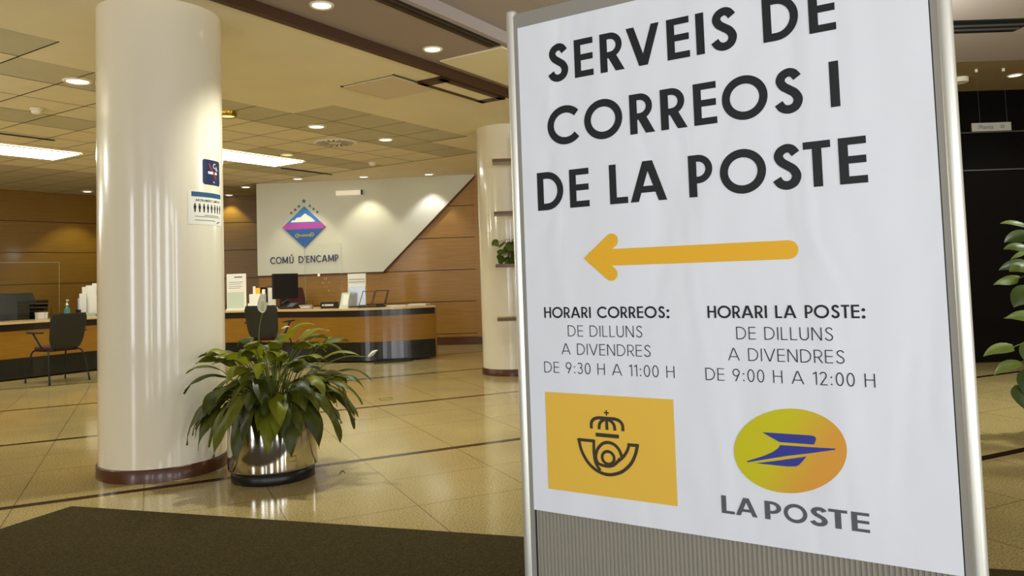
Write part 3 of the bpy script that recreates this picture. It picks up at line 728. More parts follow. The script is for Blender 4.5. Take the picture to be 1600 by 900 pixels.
for k in range(2):
    vs = []; e = (.0012, .0022)[k]; s_ = (0, .006)[k]; g.cur = k
    for i in range(7):
        a = R(33 + i * (14 - k * 2.6) / 6 + k * 1.3); vs += [((.2585 + e) * sin(a), -(.2585 + e) * cos(a), .125 + s_), ((.2585 + e) * sin(a), -(.2585 + e) * cos(a), .160 - s_)]
    g.add(vs, [(2 * i, 2 * i + 2, 2 * i + 3, 2 * i + 1) for i in range(6)])
g.build('maker_plate', [MT['brass'], MT['steel']], shell)
random.seed(21)
g = MB()
# hand-placed leaves first (azimuth 0 faces the camera, positive to the right)
TP = .41
def L(azd, lp, lb, wb, e0, e1, tint, r0=.08, **k): return add_leaf(g, (r0 * sin(R(azd)), -r0 * cos(R(azd)), TP), R(azd), lp, lb, wb, R(e0), R(e1), tint=tint, **k)
L(70, .40, .27, .085, 92, -20, .95, .02)                 # bright leaf at the top
L(-100, .30, .16, .07, 100, -60, .95, .02)                # bright leaf, upper left
L(-60, .22, .14, .075, 90, -40, .9, .05)
L(-92, .30, .24, .075, 62, -48, .30, .12)                 # long one reaching left over the column
L(-80, .20, .26, .10, 60, -90, .12, .12, e_mid=R(-30))
L(-62, .20, .24, .09, 52, -88, .16, .14, e_mid=R(-40))
L(-40, .18, .28, .10, 60, -88, .25, .12, e_mid=R(-50))
L(-10, .16, .30, .105, 70, -90, .22, .13, e_mid=R(-55))
L(18, .16, .24, .10, 70, -88, .30, .14, e_mid=R(-55))
L(38, .20, .26, .105, 66, -90, .15, .13, e_mid=R(-45))
L(62, .22, .26, .095, 60, -85, .18, .12, e_mid=R(-30))
L(84, .28, .28, .085, 58, -75, .25, .12, e_mid=R(-15))
L(96, .34, .24, .07, 48, -66, .12, .12)
L(76, .36, .22, .075, 44, -70, .10, .12)
L(100, .34, .26, .085, 66, -45, .62, .10)
L(5, .15, .22, .07, 75, -80, .8, .12, e_mid=R(-40))
for (azd, lp, lb, wb, tint, r0) in ((-88, .20, .30, .10, .08, .15), (-72, .22, .32, .10, .2, .14), (-50, .16, .30, .11, .12, .16), (-28, .15, .32, .115, .3, .16), (-8, .17, .34, .12, .1, .15), (14, .14, .30, .11, .45, .16), (30, .16, .34, .125, .12, .15),
                                    (50, .18, .32, .11, .08, .16), (68, .20, .32, .10, .15, .16), (86, .24, .28, .09, .1, .16), (-98, .18, .26, .09, .25, .14), (110, .24, .26, .09, .2, .16)):
    L(azd, lp, lb, wb, 58, -92, tint, r0, e_mid=R(-48), wavy=.10, roll=random.uniform(-.25, .25))
def clear(n0):                                           # keep blades off the column
    return all((v[0] + PC.x - CC[0]) ** 2 + (v[1] + PC.y - CC[1]) ** 2 > .395 ** 2 for v in g.v[n0:])
k = 0
while k < 135:
    azd = random.uniform(-180, 180); ring = random.random(); st = (len(g.v), len(g.f))
    if ring < .68:       # outer, drooping over the rim
        L(azd, random.uniform(.10, .26), random.uniform(.19, .29), random.uniform(.09, .135), random.uniform(56, 86), random.uniform(-98, -70), random.choice((.02, .05, .1, .15, .25, .35, .5)), random.uniform(.06, .17), e_mid=R(random.uniform(-45, 10)), bend=random.uniform(-.4, .4), roll=random.uniform(-.4, .4), wavy=.09)
    else:                # inner, arching
        L(azd, random.uniform(.22, .42), random.uniform(.17, .25), random.uniform(.085, .125), random.uniform(70, 94), random.uniform(-85, -30), random.choice((.1, .2, .3, .4, .55, .7)), random.uniform(.0, .10), bend=random.uniform(-.5, .5), roll=random.uniform(-.5, .5), wavy=.09)
    if clear(st[0]): k += 1
    else: g.v = g.v[:st[0]]; g.t = g.t[:st[0]]; g.f = g.f[:st[1]]; g.m = g.m[:st[1]]; g.sm = g.sm[:st[1]]
g.build('foliage', [MT['leaf'], MT['petiole']], lily)
def flower(path, az, ln, wd, e0, e1, tilt=0):
    g = MB(); g.smooth = True; pth = catmull(path, 6); g.tube(pth, .0034, 6); st = g.build('flower_stalk', MT['petiole'], lily)
    g = MB(); g.tint = None; g.smooth = True
    tip = pth[-1]; vs = []; P = tip.copy(); n = 9
    for i in range(n + 1):
        s = i / n; e = R(e0 + (e1 - e0) * s); d = Vector((cos(e) * sin(az), -cos(e) * cos(az), sin(e))); side = Vector((cos(az), sin(az), 0)); nn = side.cross(d)
        w_ = wd / 2 * max(.03, sin(pi * min(1, (s * .97 + .02) ** .7)) ** .9)
        for k in (-1, -.5, 0, .5, 1): vs.append(P + side * k * w_ + nn * (k * k) * w_ * .7)
        P = P + d * ln / n
    g.add(vs, [(i * 5 + k, i * 5 + k + 1, (i + 1) * 5 + k + 1, (i + 1) * 5 + k) for i in range(n) for k in range(4)])
    g.build('spathe', MT['spathe'], st)
    g = MB(); g.smooth = True; d = Vector((cos(R(e0)) * sin(az), -cos(R(e0)) * cos(az), sin(R(e0)))); nn = Vector((cos(az), sin(az), 0)).cross(d)
    g.tube([tip + d * ln * .1 + nn * .004, tip + d * ln * .25 + nn * .012, tip + d * ln * .55 + nn * .014], [.004, .0055, .004], 8); g.build('spadix', MT['spadix'], st)
flower([(-.02, -.02, .39), (-.055, -.03, .62), (-.06, -.04, .86), (-.033, -.05, .98)], R(10), .125, .055, 88, 75)
flower([(.10, -.02, .40), (.28, -.03, .62), (.45, -.06, .70), (.60, -.10, .70)], R(70), .09, .05, 62, -10)
flower([(.0, .05, .39), (.03, .05, .62), (.02, .04, .82), (.05, .04, .875)], R(60), .08, .02, 35, -20)

def small_leaf(name, loc, az, ln, wd, tint, label, m_='leaf'):
    g = MB(); g.tint = tint; g.smooth = True; vs = []; n = 8
    for i in range(n + 1):
        s = i / n; w_ = wd / 2 * max(.04, sin(pi * s ** .75)); z = .006 + .016 * sin(pi * s)
        for k in (-1, 0, 1): vs.append(((s - .5) * ln * cos(az) - k * w_ * sin(az), (s - .5) * ln * sin(az) + k * w_ * cos(az), z + abs(k) * .008))
    g.add(vs, [(i * 3 + k, i * 3 + k + 1, (i + 1) * 3 + k + 1, (i + 1) * 3 + k) for i in range(n) for k in range(2)])
    return tag(g.build(name, [MT[m_]], loc=loc), label, 'leaf')
small_leaf('fallen_leaf', (-1.266, 7.431, 0), .15, .13, .055, .85, 'single green leaf fallen on the open floor between planter and far column')
small_leaf('fallen_leaf', (-1.056, 4.615, 0), .6, .035, .018, .5, 'tiny green leaf scrap on the floor just right of the steel planter')

# ------------------------------------------------------------------ reception desk
FR = c2([(-8.0, 8.05), (-7.35, 9.0), (-6.71, 9.97), (-6.42, 10.38), (-6.02, 10.98), (-5.6, 11.42), (-5.0, 11.68), (-4.25, 11.68), (-3.5, 11.42), (-2.9, 11.12), (-2.4, 10.93), (-2.0, 10.87), (-1.65, 10.93), (-1.35, 11.04), (-1.16, 11.14)], 6)
def offset(P, d):
    out = []
    for i, p in enumerate(P):
        a = P[max(0, i - 1)]; b = P[min(len(P) - 1, i + 1)]; tx, ty = b[0] - a[0], b[1] - a[1]; l = math.hypot(tx, ty)
        out.append((p[0] - ty / l * d, p[1] + tx / l * d))
    return out
desk = thing('reception_desk', 'long curved wooden reception desk with dark top band and black plinth', 'desk', (-3.6, 11.45, 0))
def dstrip(name, d0, d1, z0, z1, m_, smooth=True):
    A_, B_ = offset(FR, d0), offset(FR, d1); n = len(A_); g = MB(); o = desk.location
    vs = [(p[0] - o.x, p[1] - o.y, z) for z in (z0, z1) for P in (A_, B_) for p in P]
    k = lambda zi, pi_, i: zi * 2 * n + pi_ * n + i
    fs = []; sm = []
    for i in range(n - 1):
        fs += [(k(0, 0, i), k(0, 0, i + 1), k(1, 0, i + 1), k(1, 0, i)), (k(0, 1, i + 1), k(0, 1, i), k(1, 1, i), k(1, 1, i + 1)),
               (k(1, 0, i), k(1, 0, i + 1), k(1, 1, i + 1), k(1, 1, i)), (k(0, 0, i + 1), k(0, 0, i), k(0, 1, i), k(0, 1, i + 1))]
    fs += [(k(0, 0, 0), k(1, 0, 0), k(1, 1, 0), k(0, 1, 0)), (k(0, 0, n - 1), k(0, 1, n - 1), k(1, 1, n - 1), k(1, 0, n - 1))]
    g.add(vs, fs); return g.build(name, m_, desk)
dstrip('worktop', -.035, .78, .738, .764, MT['desktop'])
dstrip('top_band', 0, .04, .648, .738, MT['deskdark'])
dstrip('front_panel', .004, .04, .285, .648, MT['deskwood'])
dstrip('plinth', .0, .04, .02, .285, MT['plinth'])
dstrip('back_panel', .60, .63, .02, .738, MT['deskwood'])
o = desk.location
g = MB(); e0 = offset(FR, .02)[-1]; e1 = offset(FR, .62)[-1]
dx, dy = e1[0] - e0[0], e1[1] - e0[1]
g.prism([(e0[0] - o.x, e0[1] - o.y), (e0[0] - o.x + .03, e0[1] - o.y + .01), (e1[0] - o.x + .03, e1[1] - o.y + .01), (e1[0] - o.x, e1[1] - o.y)], .02, .738); g.build('end_panel', MT['deskwood'], desk)
g = MB(); g.prism([(-1.98 - o.x, 10.70 - o.y), (-1.96 - o.x, 10.64 - o.y), (-1.48 - o.x, 10.86 - o.y), (-1.46 - o.x, 11.02 - o.y), (-1.53 - o.x, 11.0 - o.y), (-1.54 - o.x, 10.90 - o.y)], 0, .03)
g.build('foot', MT['rubber'], desk, .004)

# ------------------------------------------------------------------ visitor chairs
def chair(loc, rotz, label, arms):
    t = thing('visitor_chair', label, 'chair', loc, rotz, 'visitor chairs at the reception desk')
    g = MB(); n = 10; vs = []                                   # curved back shell, local -y is the back
    for j in range(9):
        s = j / 8; z = .44 + s * .43; hw = .205 + .03 * s - .05 * max(0, s - .85) * 4 - .03 * max(0, .2 - s) * 5; y = -.20 - .09 * s
        for i in range(n + 1):
            u = -1 + 2 * i / n; vs.append((u * hw, y - .035 * (1 - u * u), z))
    m0 = len(vs); vs += [(v[0], v[1] + .018, v[2]) for v in vs]
    fs = []
    for j in range(8):
        for i in range(n):
            a = j * (n + 1) + i; fs += [(a, a + 1, a + n + 2, a + n + 1), (m0 + a, m0 + a + n + 1, m0 + a + n + 2, m0 + a + 1)]
    for j in range(8):
        for i in (0, n):
            a = j * (n + 1) + i; b = a + n + 1; fs.append((a, m0 + a, m0 + b, b) if i else (a, b, m0 + b, m0 + a))
    for i in range(n):
        a = i; fs.append((a, m0 + a, m0 + a + 1, a + 1)); b = 8 * (n + 1) + i; fs.append((b, b + 1, m0 + b + 1, m0 + b))
    g.smooth = True; g.add(vs, fs); g.build('backrest', MT['pgreyblack'], t, .004)
    g = MB(); pts = [(.20 * cos(a) * (1.1 if abs(cos(a)) > .8 else 1.15), .02 + .22 * sin(a) * 1.05) for a in [2 * pi * k / 28 for k in range(28)]]
    g.prism([(max(-.22, min(.22, p[0] * 1.1)), p[1]) for p in pts], .415, .455); g.build('seat', MT['redseat'], t, .015, 3)
    for sx in (-1, 1):
        g = MB(); g.smooth = True; g.tube(catmull([(sx * .17, .14, .41), (sx * .21, .19, .38), (sx * .235, .24, .18), (sx * .25, .275, .012)], 5), .0105, 8)
        l = g.build('leg', MT['pblack'], t); g = MB(); g.lathe([(.016, 0), (.016, .014)], 12, (sx * .25, .277, 0)); g.build('foot_cap', MT['pblack'], l)
        g = MB(); g.smooth = True; g.tube(catmull([(sx * .17, -.12, .41), (sx * .21, -.19, .38), (sx * .235, -.25, .18), (sx * .25, -.285, .012)], 5), .0105, 8)
        l = g.build('leg', MT['pblack'], t); g = MB(); g.lathe([(.016, 0), (.016, .014)], 12, (sx * .25, -.287, 0)); g.build('foot_cap', MT['pblack'], l)
        if arms:
            g = MB(); g.smooth = True; g.tube(catmull([(sx * .20, -.05, .41), (sx * .245, -.04, .50), (sx * .27, .02, .60), (sx * .27, .06, .632)], 5), .012, 8); ar = g.build('arm_support', MT['pblack'], t)
            g = MB(); g.box(sx * .27 - .025, -.16, .628, sx * .27 + .025, .17, .650); g.build('arm_pad', MT['pgreyblack'], ar, .01, 3)
    g = MB(); g.smooth = True
    g.tube([(-.19, -.16, .405), (.19, -.16, .405)], .010, 8); g.tube([(-.19, .16, .405), (.19, .16, .405)], .010, 8); g.tube([(-.185, -.17, .405), (-.185, .17, .405)], .010, 8); g.tube([(.185, -.17, .405), (.185, .17, .405)], .010, 8)
    g.tube([(-.12, -.17, .40), (-.12, -.235, .50)], .010, 8); g.tube([(.12, -.17, .40), (.12, -.235, .50)], .010, 8)
    g.build('seat_frame', MT['pblack'], t)
    return t
chair((-5.87, 9.85, 0), math.atan2(.28, -.47) - pi / 2, 'dark visitor chair with armrests left of the big column, its back to the camera', True)
chair((-3.36, 10.52, 0), R(-6), 'dark visitor chair behind the peace lily in front of the curved desk', True)

# ------------------------------------------------------------------ things on and behind the desk
ZD = .764
def paperpile(name, x, y, w_, d_, h_, rot, label, m_=None, cat='papers'):
    g = MB(); k = max(1, int(h_ / .004))
    for i in range(k):
        e = random.uniform(-.006, .006); g.box(-w_ / 2 + e, -d_ / 2 + e, h_ * i / k, w_ / 2 + e, d_ / 2 + e, h_ * (i + .92) / k)
    return tag(g.build(name, m_ or MT['paperw'], loc=(x, y, ZD), rotz=rot), label, cat)
LR = R(57.5)   # local x along the left run of the desk
# hand sanitiser
t = thing('sanitiser_bottle', 'pump bottle of blue green hand sanitiser on the left end of the desk', 'bottle', (-6.56, 11.25, ZD))
g = MB(); g.smooth = True; g.lathe([(.036, 0), (.040, .006), (.040, .11), (.030, .145), (.015, .16), (.015, .175)], 24); g.build('bottle_body', MT['gel'], t)
g = MB(); g.smooth = True; g.lathe([(.018, .175), (.018, .20), (.006, .202), (.006, .245), (.014, .246), (.014, .262)], 16); g.tube([(0, 0, .255), (.035, -.03, .256), (.048, -.04, .245)], .006, 8); g.build('pump', MT['paperw'], t)
# brochure rack
t = thing('brochure_rack', 'rack packed with white leaflets on the desk beside the big column', 'leaflet rack', (-6.45, 11.62, ZD), R(8))
g = MB(); g.box(-.15, -.02, 0, .17, .14, .02); g.box(-.15, .12, 0, .17, .135, .40); g.build('stand', MT['glass'], t)
for i, (x, y, h_, m_) in enumerate([(-.08, .10, .44, 'paperw'), (-.02, .085, .46, 'paperw'), (.07, .09, .49, 'paperw'), (.13, .08, .40, 'papergreen'), (.05, .04, .30, 'paperw'), (.14, .03, .24, 'paperw'), (-.10, .05, .34, 'paperw'), (-.13, .07, .27, 'silver')]):
    g = MB(); g.slab([(x - .05, .02), (x + .05, .02), (x + .05, h_), (x - .05, h_)], y, y + .008); o = g.build('leaflet', MT[m_], t)
g = MB(); g.box(-.16, -.06, 0, -.10, -.01, .10); g.build('pen_pot', MT['pblack'], t)
# letter trays
t = thing('letter_tray', 'stack of dark letter trays at the left end of the desk', 'letter tray', (-6.98, 11.12, ZD), LR)
for k in range(5):
    g = MB(); z = k * .055
    g.box(-.13, -.17, z, .13, .17, z + .004); g.box(-.13, -.17, z, -.126, .17, z + .045); g.box(.126, -.17, z, .13, .17, z + .045); g.box(-.13, .166, z, .13, .17, z + .045)
    g.build('tray', MT['pgreyblack'], t)
t = thing('card_box', 'small white card box in front of the letter trays', 'box', (-6.78, 11.0, ZD), LR)
g = MB(); g.box(-.07, -.04, 0, .07, .04, .09); g.build('box_body', MT['paperw'], t, .003); g = MB(); g.box(-.074, -.044, .07, .074, .044, .094); g.build('lid', MT['paperw'], t, .002)
tag(MB().box(-.05, -.03, 0, .05, .03, .06).build('stamp_box', MT['red'], bevel=.006, loc=(-6.66, 11.16, ZD), rotz=LR), 'small red box beside the hand sanitiser bottle', 'box')
paperpile('paper_stack', -6.40, 11.38, .26, .20, .05, LR, 'flat stack of pale papers between hand sanitiser and leaflet rack', MT['papergreen'])
# sneeze guards
def guard(loc, rot, w_, h0, h1, label, pale_marks=False):
    t = thing('sneeze_guard', label, 'screen', loc, rot, 'clear screens on the reception desk')
    g = MB(); g.box(-w_ / 2, -.003, h0, w_ / 2, .003, h1); p = g.build('pane', MT['glass'], t)
    g = MB(); g.box(-w_ / 2 - .004, -.004, h0, -w_ / 2, .004, h1); g.box(w_ / 2, -.004, h0, w_ / 2 + .004, .004, h1); g.box(-w_ / 2, -.004, h1, w_ / 2, .004, h1 + .004); g.build('pane_edge', MT['edge'], p)
    for sx in (-.8, .8):
        g = MB(); g.box(sx * w_ / 2 - .003, -.09, 0, sx * w_ / 2 + .003, .09, max(.10, h0 + .05)); g.build('support', MT['glass'], t)
    if pale_marks:  # pale round marks scattered over the pane
        random.seed(5)
        for i in range(5):
            for j in range(4):
                if random.random() < .55:
                    g = MB(); disc(g, -.05 + i * .035 + random.uniform(-.005, .005), .62 - .36 + j * .06, random.uniform(.004, .008), -.0045, n=8); g.build('pale_mark', MT['embwhite'], p)
        g = MB(); disc(g, -.075, .50, .022, -.0045); g.build('pale_mark', MT['embwhite'], p)
    return t
dv = Vector((-.545, -.84, 0)).normalized()
guard((-6.92, 10.33, ZD), R(56), 1.5, .10, .80, 'large clear acrylic screen standing on the left end of the desk')
guard((-2.855, 11.52, ZD), R(-14), .60, .08, .955, 'clear acrylic screen in front of the blue emblem wall, on the desk', True)
# framed notice in acrylic holder
t = thing('notice_holder', 'upright acrylic holder with printed white notice on the desk just right of the big column', 'sign holder', (-4.33, 12.0, ZD), R(2))
g = MB(); g.box(-.16, -.004, .02, .14, .004, .565); g.box(-.16, -.05, 0, .14, .05, .022); g.build('holder', MT['paperw'], t)
g = MB(); flat(g, [(-.15, .28), (.105, .28), (.105, .55), (-.15, .55)], -.006); sh = g.build('notice_sheet', MT['paperw'], t)
g = MB(); flat(g, [(-.15, .03), (.105, .03), (.105, .28), (-.15, .28)], -.006); g.build('lower_sheet', MT['papergreen'], t)
g = MB()
put_text(g, 'AVIS', -.02, .08, .505, .525, -.0075) if False else None
for (a, b, z, h_) in ((-.04, .085, .505, .018), (-.13, .09, .43, .007), (-.13, .06, .40, .006), (-.13, .08, .365, .006), (-.13, .05, .34, .006)): flat(g, [(a, z), (b, z), (b, z + h_), (a, z + h_)], -.0075)
g.build('print_lines', MT['greyink'], sh)
# leaflet box, cards, monitor, phone
t = thing('leaflet_box', 'white leaflet box with orange card standing open on the desk', 'box', (-3.98, 11.95, ZD), R(-4))
g = MB(); g.box(-.13, -.05, .10, .10, .05, .24); g.box(-.15, -.06, 0, .12, .06, .10); g.build('box_body', MT['paperw'], t, .003)
g = MB(); g.box(-.04, -.02, .2, .03, 0, .335); g.build('orange_card', MT['orange'], t)
g = MB(); g.box(-.09, .0, .2, -.05, .012, .36); g.build('leaflet', MT['paperw'], t)
g = MB(); g.box(.05, .01, .2, .10, .022, .31); g.build('leaflet', MT['paperw'], t)
t = thing('picture_frame', 'small framed card standing between leaflet box and black monitor', 'picture frame', (-3.80, 12.05, ZD), R(-10))
g = MB(); g.box(-.085, -.008, 0, .085, .008, .36); g.build('frame', MT['shelfw'], t, .002)
g = MB(); flat(g, [(-.065, .03), (.065, .03), (.065, .33), (-.065, .33)], -.010); g.build('card', MT['paperw'], t)
t = thing('monitor', 'black computer monitor turned sideways on the desk below the white wall', 'monitor', (-3.60, 12.08, ZD), R(58))
g = MB(); g.box(-.25, -.02, .15, .25, .02, .545); g.build('screen', MT['pblack'], t, .006)
g = MB(); g.box(-.035, -.01, .01, .035, .03, .2); g.build('neck', MT['pblack'], t, .004); g = MB(); g.smooth = True; g.lathe([(.12, 0), (.12, .008), (.10, .016)], 28); g.build('base', MT['pblack'], t)
t = thing('telephone', 'black desk telephone with handset in front of the monitor', 'telephone', (-3.44, 11.75, ZD), R(-12))
g = MB(); g.add([(-.11, -.10, 0), (.11, -.10, 0), (.11, .10, 0), (-.11, .10, 0), (-.11, -.10, .03), (.11, -.10, .03), (.11, .10, .095), (-.11, .10, .095)], [(3, 2, 1, 0), (4, 5, 6, 7), (0, 1, 5, 4), (1, 2, 6, 5), (2, 3, 7, 6), (3, 0, 4, 7)]); b_ = g.build('phone_body', MT['pblack'], t, .006)
g = MB()
for i in range(3):
    for j in range(4):
        x, y = .0 + i * .03, -.07 + j * .035; z = .03 + .065 * (y + .1) / .2
        g.box(x, y, z, x + .02, y + .02, z + .006)
g.build('keys', MT['signgrey'], b_)
g = MB(); g.smooth = True; g.tube(catmull([(-.075, -.10, .075), (-.075, -.05, .10), (-.075, .05, .125), (-.075, .10, .12)], 5), [.026, .024, .02, .017, .016, .015, .015, .015, .015, .016, .017, .018, .02, .022, .024, .026], 10); g.build('handset', MT['pblack'], t)
paperpile('paper_stack', -3.70, 11.62, .21, .15, .03, .2, 'loose white papers lying left of the telephone')
t = thing('stapler', 'small dark stapler right of the telephone on the desk', 'stapler', (-3.22, 11.72, ZD), R(15))
g = MB(); g.box(-.07, -.018, 0, .07, .018, .015); g.build('base', MT['pblack'], t, .003); g = MB(); g.box(-.07, -.016, .025, .06, .016, .05); g.build('top_arm', MT['steel'], t, .006)
def nameplate(loc, rot, w_, h_, m_, mt, txt, label):
    t = thing('name_plate', label, 'name plate', loc, rot)
    g = MB(); g.slab([(-w_ / 2, 0), (w_ / 2, 0), (w_ / 2, h_), (-w_ / 2, h_)], -.02, .02); g.build('block', m_, t, .003)
    g = MB(); put_text(g, txt, -w_ * .25, w_ * .4, h_ * .3, h_ * .72, -.0215); disc(g, -w_ * .38, h_ * .5, h_ * .2, -.0215); g.build('lettering', mt, t)
nameplate((-2.72, 11.36, ZD), R(-12), .27, .095, MT['pblack'], MT['embwhite'], 'PUNT DE', 'black name plate with white lettering behind the clear screen') if False else None
t = thing('name_plate', 'black name plate with white print at the foot of the clear screen', 'name plate', (-2.72, 11.30, ZD), R(-12))
g = MB(); g.box(-.135, -.02, 0, .135, .02, .095); g.build('block', MT['pblack'], t, .003)
g = MB(); disc(g, -.095, .05, .014, -.0215); [flat(g, [(-.07 + k * .024, .036), (-.052 + k * .024, .036), (-.052 + k * .024, .064), (-.07 + k * .024, .064)], -.0215) for k in range(6)]; g.build('white_print', MT['embwhite'], t)
t = thing('name_plate', 'low grey name plate with white print between telephone and black name plate', 'name plate', (-3.08, 11.38, ZD), R(-18))
g = MB(); g.box(-.10, -.02, 0, .10, .02, .06); g.build('block', MT['alugrey'], t, .003)
g = MB(); disc(g, -.07, .03, .012, -.0215); [flat(g, [(-.045 + k * .028, .02), (-.025 + k * .028, .02), (-.025 + k * .028, .04), (-.045 + k * .028, .04)], -.0215) for k in range(4)]; g.build('white_print', MT['embwhite'], t)
t = thing('card_stand', 'small leaning pale green card stand on the desk right of the black name plate', 'card stand', (-2.475, 11.16, ZD), R(-10))
g = MB(); g.add([(-.065, -.03, 0), (.065, -.03, 0), (.085, .03, .225), (-.04, .03, .225), (-.065, -.022, 0), (.065, -.022, 0), (.085, .038, .225), (-.04, .038, .225)], [(0, 1, 2, 3), (7, 6, 5, 4), (0, 4, 5, 1), (1, 5, 6, 2), (2, 6, 7, 3), (3, 7, 4, 0)]); cd = g.build('card', MT['papergreen'], t)
g = MB(); g.add([(-.02, -.0165, .05), (.06, -.0165, .05), (.075, .0235, .20), (-.01, .0235, .20)], [(0, 1, 2, 3)]); g.v = [(v[0], v[1] - .004, v[2]) for v in g.v]; g.build('print', MT['paperw'], cd)
g = MB(); g.box(-.06, .03, 0, .06, .08, .01); g.build('foot', MT['glass'], t)
t = thing('document_holder', 'tall upright document holder with shiny silver sheet on the desk below the white wall', 'document holder', (-2.335, 11.42, ZD), R(-4))
g = MB(); g.box(-.135, -.004, 0, .135, .006, .50); g.build('back_sheet', MT['paperw'], t)
g = MB(); g.box(-.133, -.03, .02, .133, -.006, .31); g.build('silver_sheet', MT['silver'], t, .004)
g = MB(); [g.box(-.12, -.0075, z, .12, -.0045, z + .012) for z in (.37, .41)]; g.build('print_lines', MT['signgrey'], t)
g = MB(); g.box(-.14, -.07, 0, .14, .05, .012); g.build('foot', MT['pblack'], t, .002)
t = thing('wire_rack', 'dark wire document rack leaning on the right part of the desk', 'wire rack', (-2.07, 11.22, ZD), R(2))
g = MB(); g.smooth = True
for (x0, x1) in ((-.17, .0), (.02, .19)):
    g.tube([(x0 - .02, -.05, .035), (x0 + .03, .03, .235), (x1 + .03, .03, .235), (x1 - .02, -.05, .035)], .0075, 6, closed=True)
g.tube([(.19, -.04, .04), (.235, .04, .24), (.05, .04, .24)], .0075, 6)
g.build('wire_frame', MT['wire'], t)
g = MB(); g.box(-.20, -.09, 0, .19, .06, .02); g.box(.06, -.08, .02, .16, .0, .05); g.build('tray', MT['pblack'], t, .004)
for k, (x, y, r_) in enumerate(((-1.74, 11.32, .1), (-1.42, 11.42, -.2))):
    paperpile('paper_stack', x, y, .28, .2, .014 + .008 * k, r_, ('loose papers on the desk just right of the wire rack', 'loose papers nearest the right end of the desk')[k])

# office chairs behind the desk
def office_chair(loc, rot, label, m_, w_=.46, h_=.55, wings=True):
    t = thing('office_chair', label, 'office chair', loc, rot, 'office chairs behind the reception desk')
    g = MB(); n = 8; vs = []
    for j in range(9):
        s = j / 8; z = .58 + s * h_; hw = w_ / 2 * (1 - .25 * max(0, s - .6) ** 2 * 4)
        for i in range(n + 1): u = -1 + 2 * i / n; vs.append((u * hw, .02 + .05 * (1 - u * u) + .05 * s, z))
    m0 = len(vs); vs += [(v[0], v[1] + .05, v[2]) for v in vs]; fs = []
    for j in range(8):
        for i in range(n): a = j * (n + 1) + i; fs += [(a, a + 1, a + n + 2, a + n + 1), (m0 + a, m0 + a + n + 1, m0 + a + n + 2, m0 + a + 1)]
        for i in (0, n): a = j * (n + 1) + i; b = a + n + 1; fs.append((a, m0 + a, m0 + b, b) if i else (a, b, m0 + b, m0 + a))
    for i in range(n): a = i; fs.append((a, m0 + a, m0 + a + 1, a + 1)); b = 8 * (n + 1) + i; fs.append((b, b + 1, m0 + b + 1, m0 + b))
    g.smooth = True; g.add(vs, fs); g.build('backrest', m_, t, .01)
    g = MB(); g.box(-.23, -.42, .44, .23, .04, .52); g.build('seat', m_, t, .03, 3)
    g = MB(); g.smooth = True; g.lathe([(.03, .06), (.03, .44)], 16); g.tube([(0, .02, .46), (0, .12, .5), (0, .12, .7)], .02, 8); g.build('gas_lift', MT['pblack'], t)
    for k in range(5):
        a = 2 * pi * k / 5; g = MB(); g.smooth = True; g.tube([(0, 0, .09), (.28 * cos(a), .28 * sin(a), .06)], .018, 8); sp_ = g.build('spoke', MT['pblack'], t)
        g = MB(); g.lathe([(.02, 0), (.028, .01), (.028, .05), (.02, .06)], 12, (.28 * cos(a), .28 * sin(a), 0)); g.build('caster', MT['pblack'], sp_)
    for sx in (-1, 1):
        g = MB(); g.smooth = True; g.tube(catmull([(sx * .22, -.05, .48), (sx * .27, -.06, .6), (sx * .27, -.18, .70), (sx * .27, -.32, .70)], 4), .014, 8); g.build('arm', MT['pblack'], t)
office_chair((-7.93, 12.1, 0), R(20), 'wide dark office chair behind the left end of the desk', MT['pgreyblack'], .62, .56)
office_chair((-4.33, 13.0, 0), R(-50), 'dark office chair behind the desk beside the acrylic notice holder', MT['pblack'], .44, .52)
office_chair((-3.72, 12.98, 0), R(40), 'dark red office chair behind the desk next to the monitor', MT['redseat'], .44, .50)

# ------------------------------------------------------------------ emblem, letters and emergency light on the white wall
def wl(t_, z, off): v = W0 + WD * t_ + WN * off; return (v.x, v.y, z)
t = thing('wall_emblem', 'diamond shaped town emblem with mountains and stars on the white wall', 'emblem', wl(.86, 1.765, .036), WROT)
EX = lambda L_: [(p[0] - .86, p[1] - 1.765) for p in L_]
g = MB(); g.slab(EX([(.86, 1.765), (1.24, 2.130), (.863, 2.495), (.468, 2.137)])[::1], -.022, 0); g.build('diamond', MT['embdeep'], t)
top = [(.863, 2.495), (.545, 2.207), (1.160, 2.207)]
g = MB(); flat(g, EX([(.863, 2.495), (.5435, 2.2055), (1.163, 2.2055)]), -.0235); g.build('sky_field', MT['embblue'], t)
g = MB(); flat(g, EX([(.615, 2.222), (.650, 2.255), (.690, 2.258), (.735, 2.300), (.800, 2.305), (.845, 2.345), (.885, 2.370), (.930, 2.335), (.985, 2.300), (1.035, 2.255), (1.065, 2.222)]), -.025); g.build('mountain', MT['embwhite'], t)
g = MB(); flat(g, EX([(.468, 2.137), (.5435, 2.2055), (1.163, 2.2055), (1.240, 2.130), (1.205, 2.097), (.513, 2.097)]), -.0235); g.build('purple_band', MT['embpurple'], t)
g = MB(); flat(g, EX([(.74, 1.98), (.99, 1.985), (.99, 2.0), (.74, 1.995)]), -.0245)
ribbon(g, EX(arc(.735, 1.985, .035, .028, 0, 360, 16)[:-1]), .018, -.0245, True); ribbon(g, EX(arc(1.0, 1.995, .03, .026, 0, 360, 16)[:-1]), .018, -.0245, True)
flat(g, EX([(.95, 1.955), (.97, 1.955), (.97, 1.99), (.95, 1.99)]), -.0245); flat(g, EX([(.80, 1.965), (.93, 1.968), (.93, 1.982), (.80, 1.98)]), -.0245); g.build('gold_key', MT['embgold'], t)
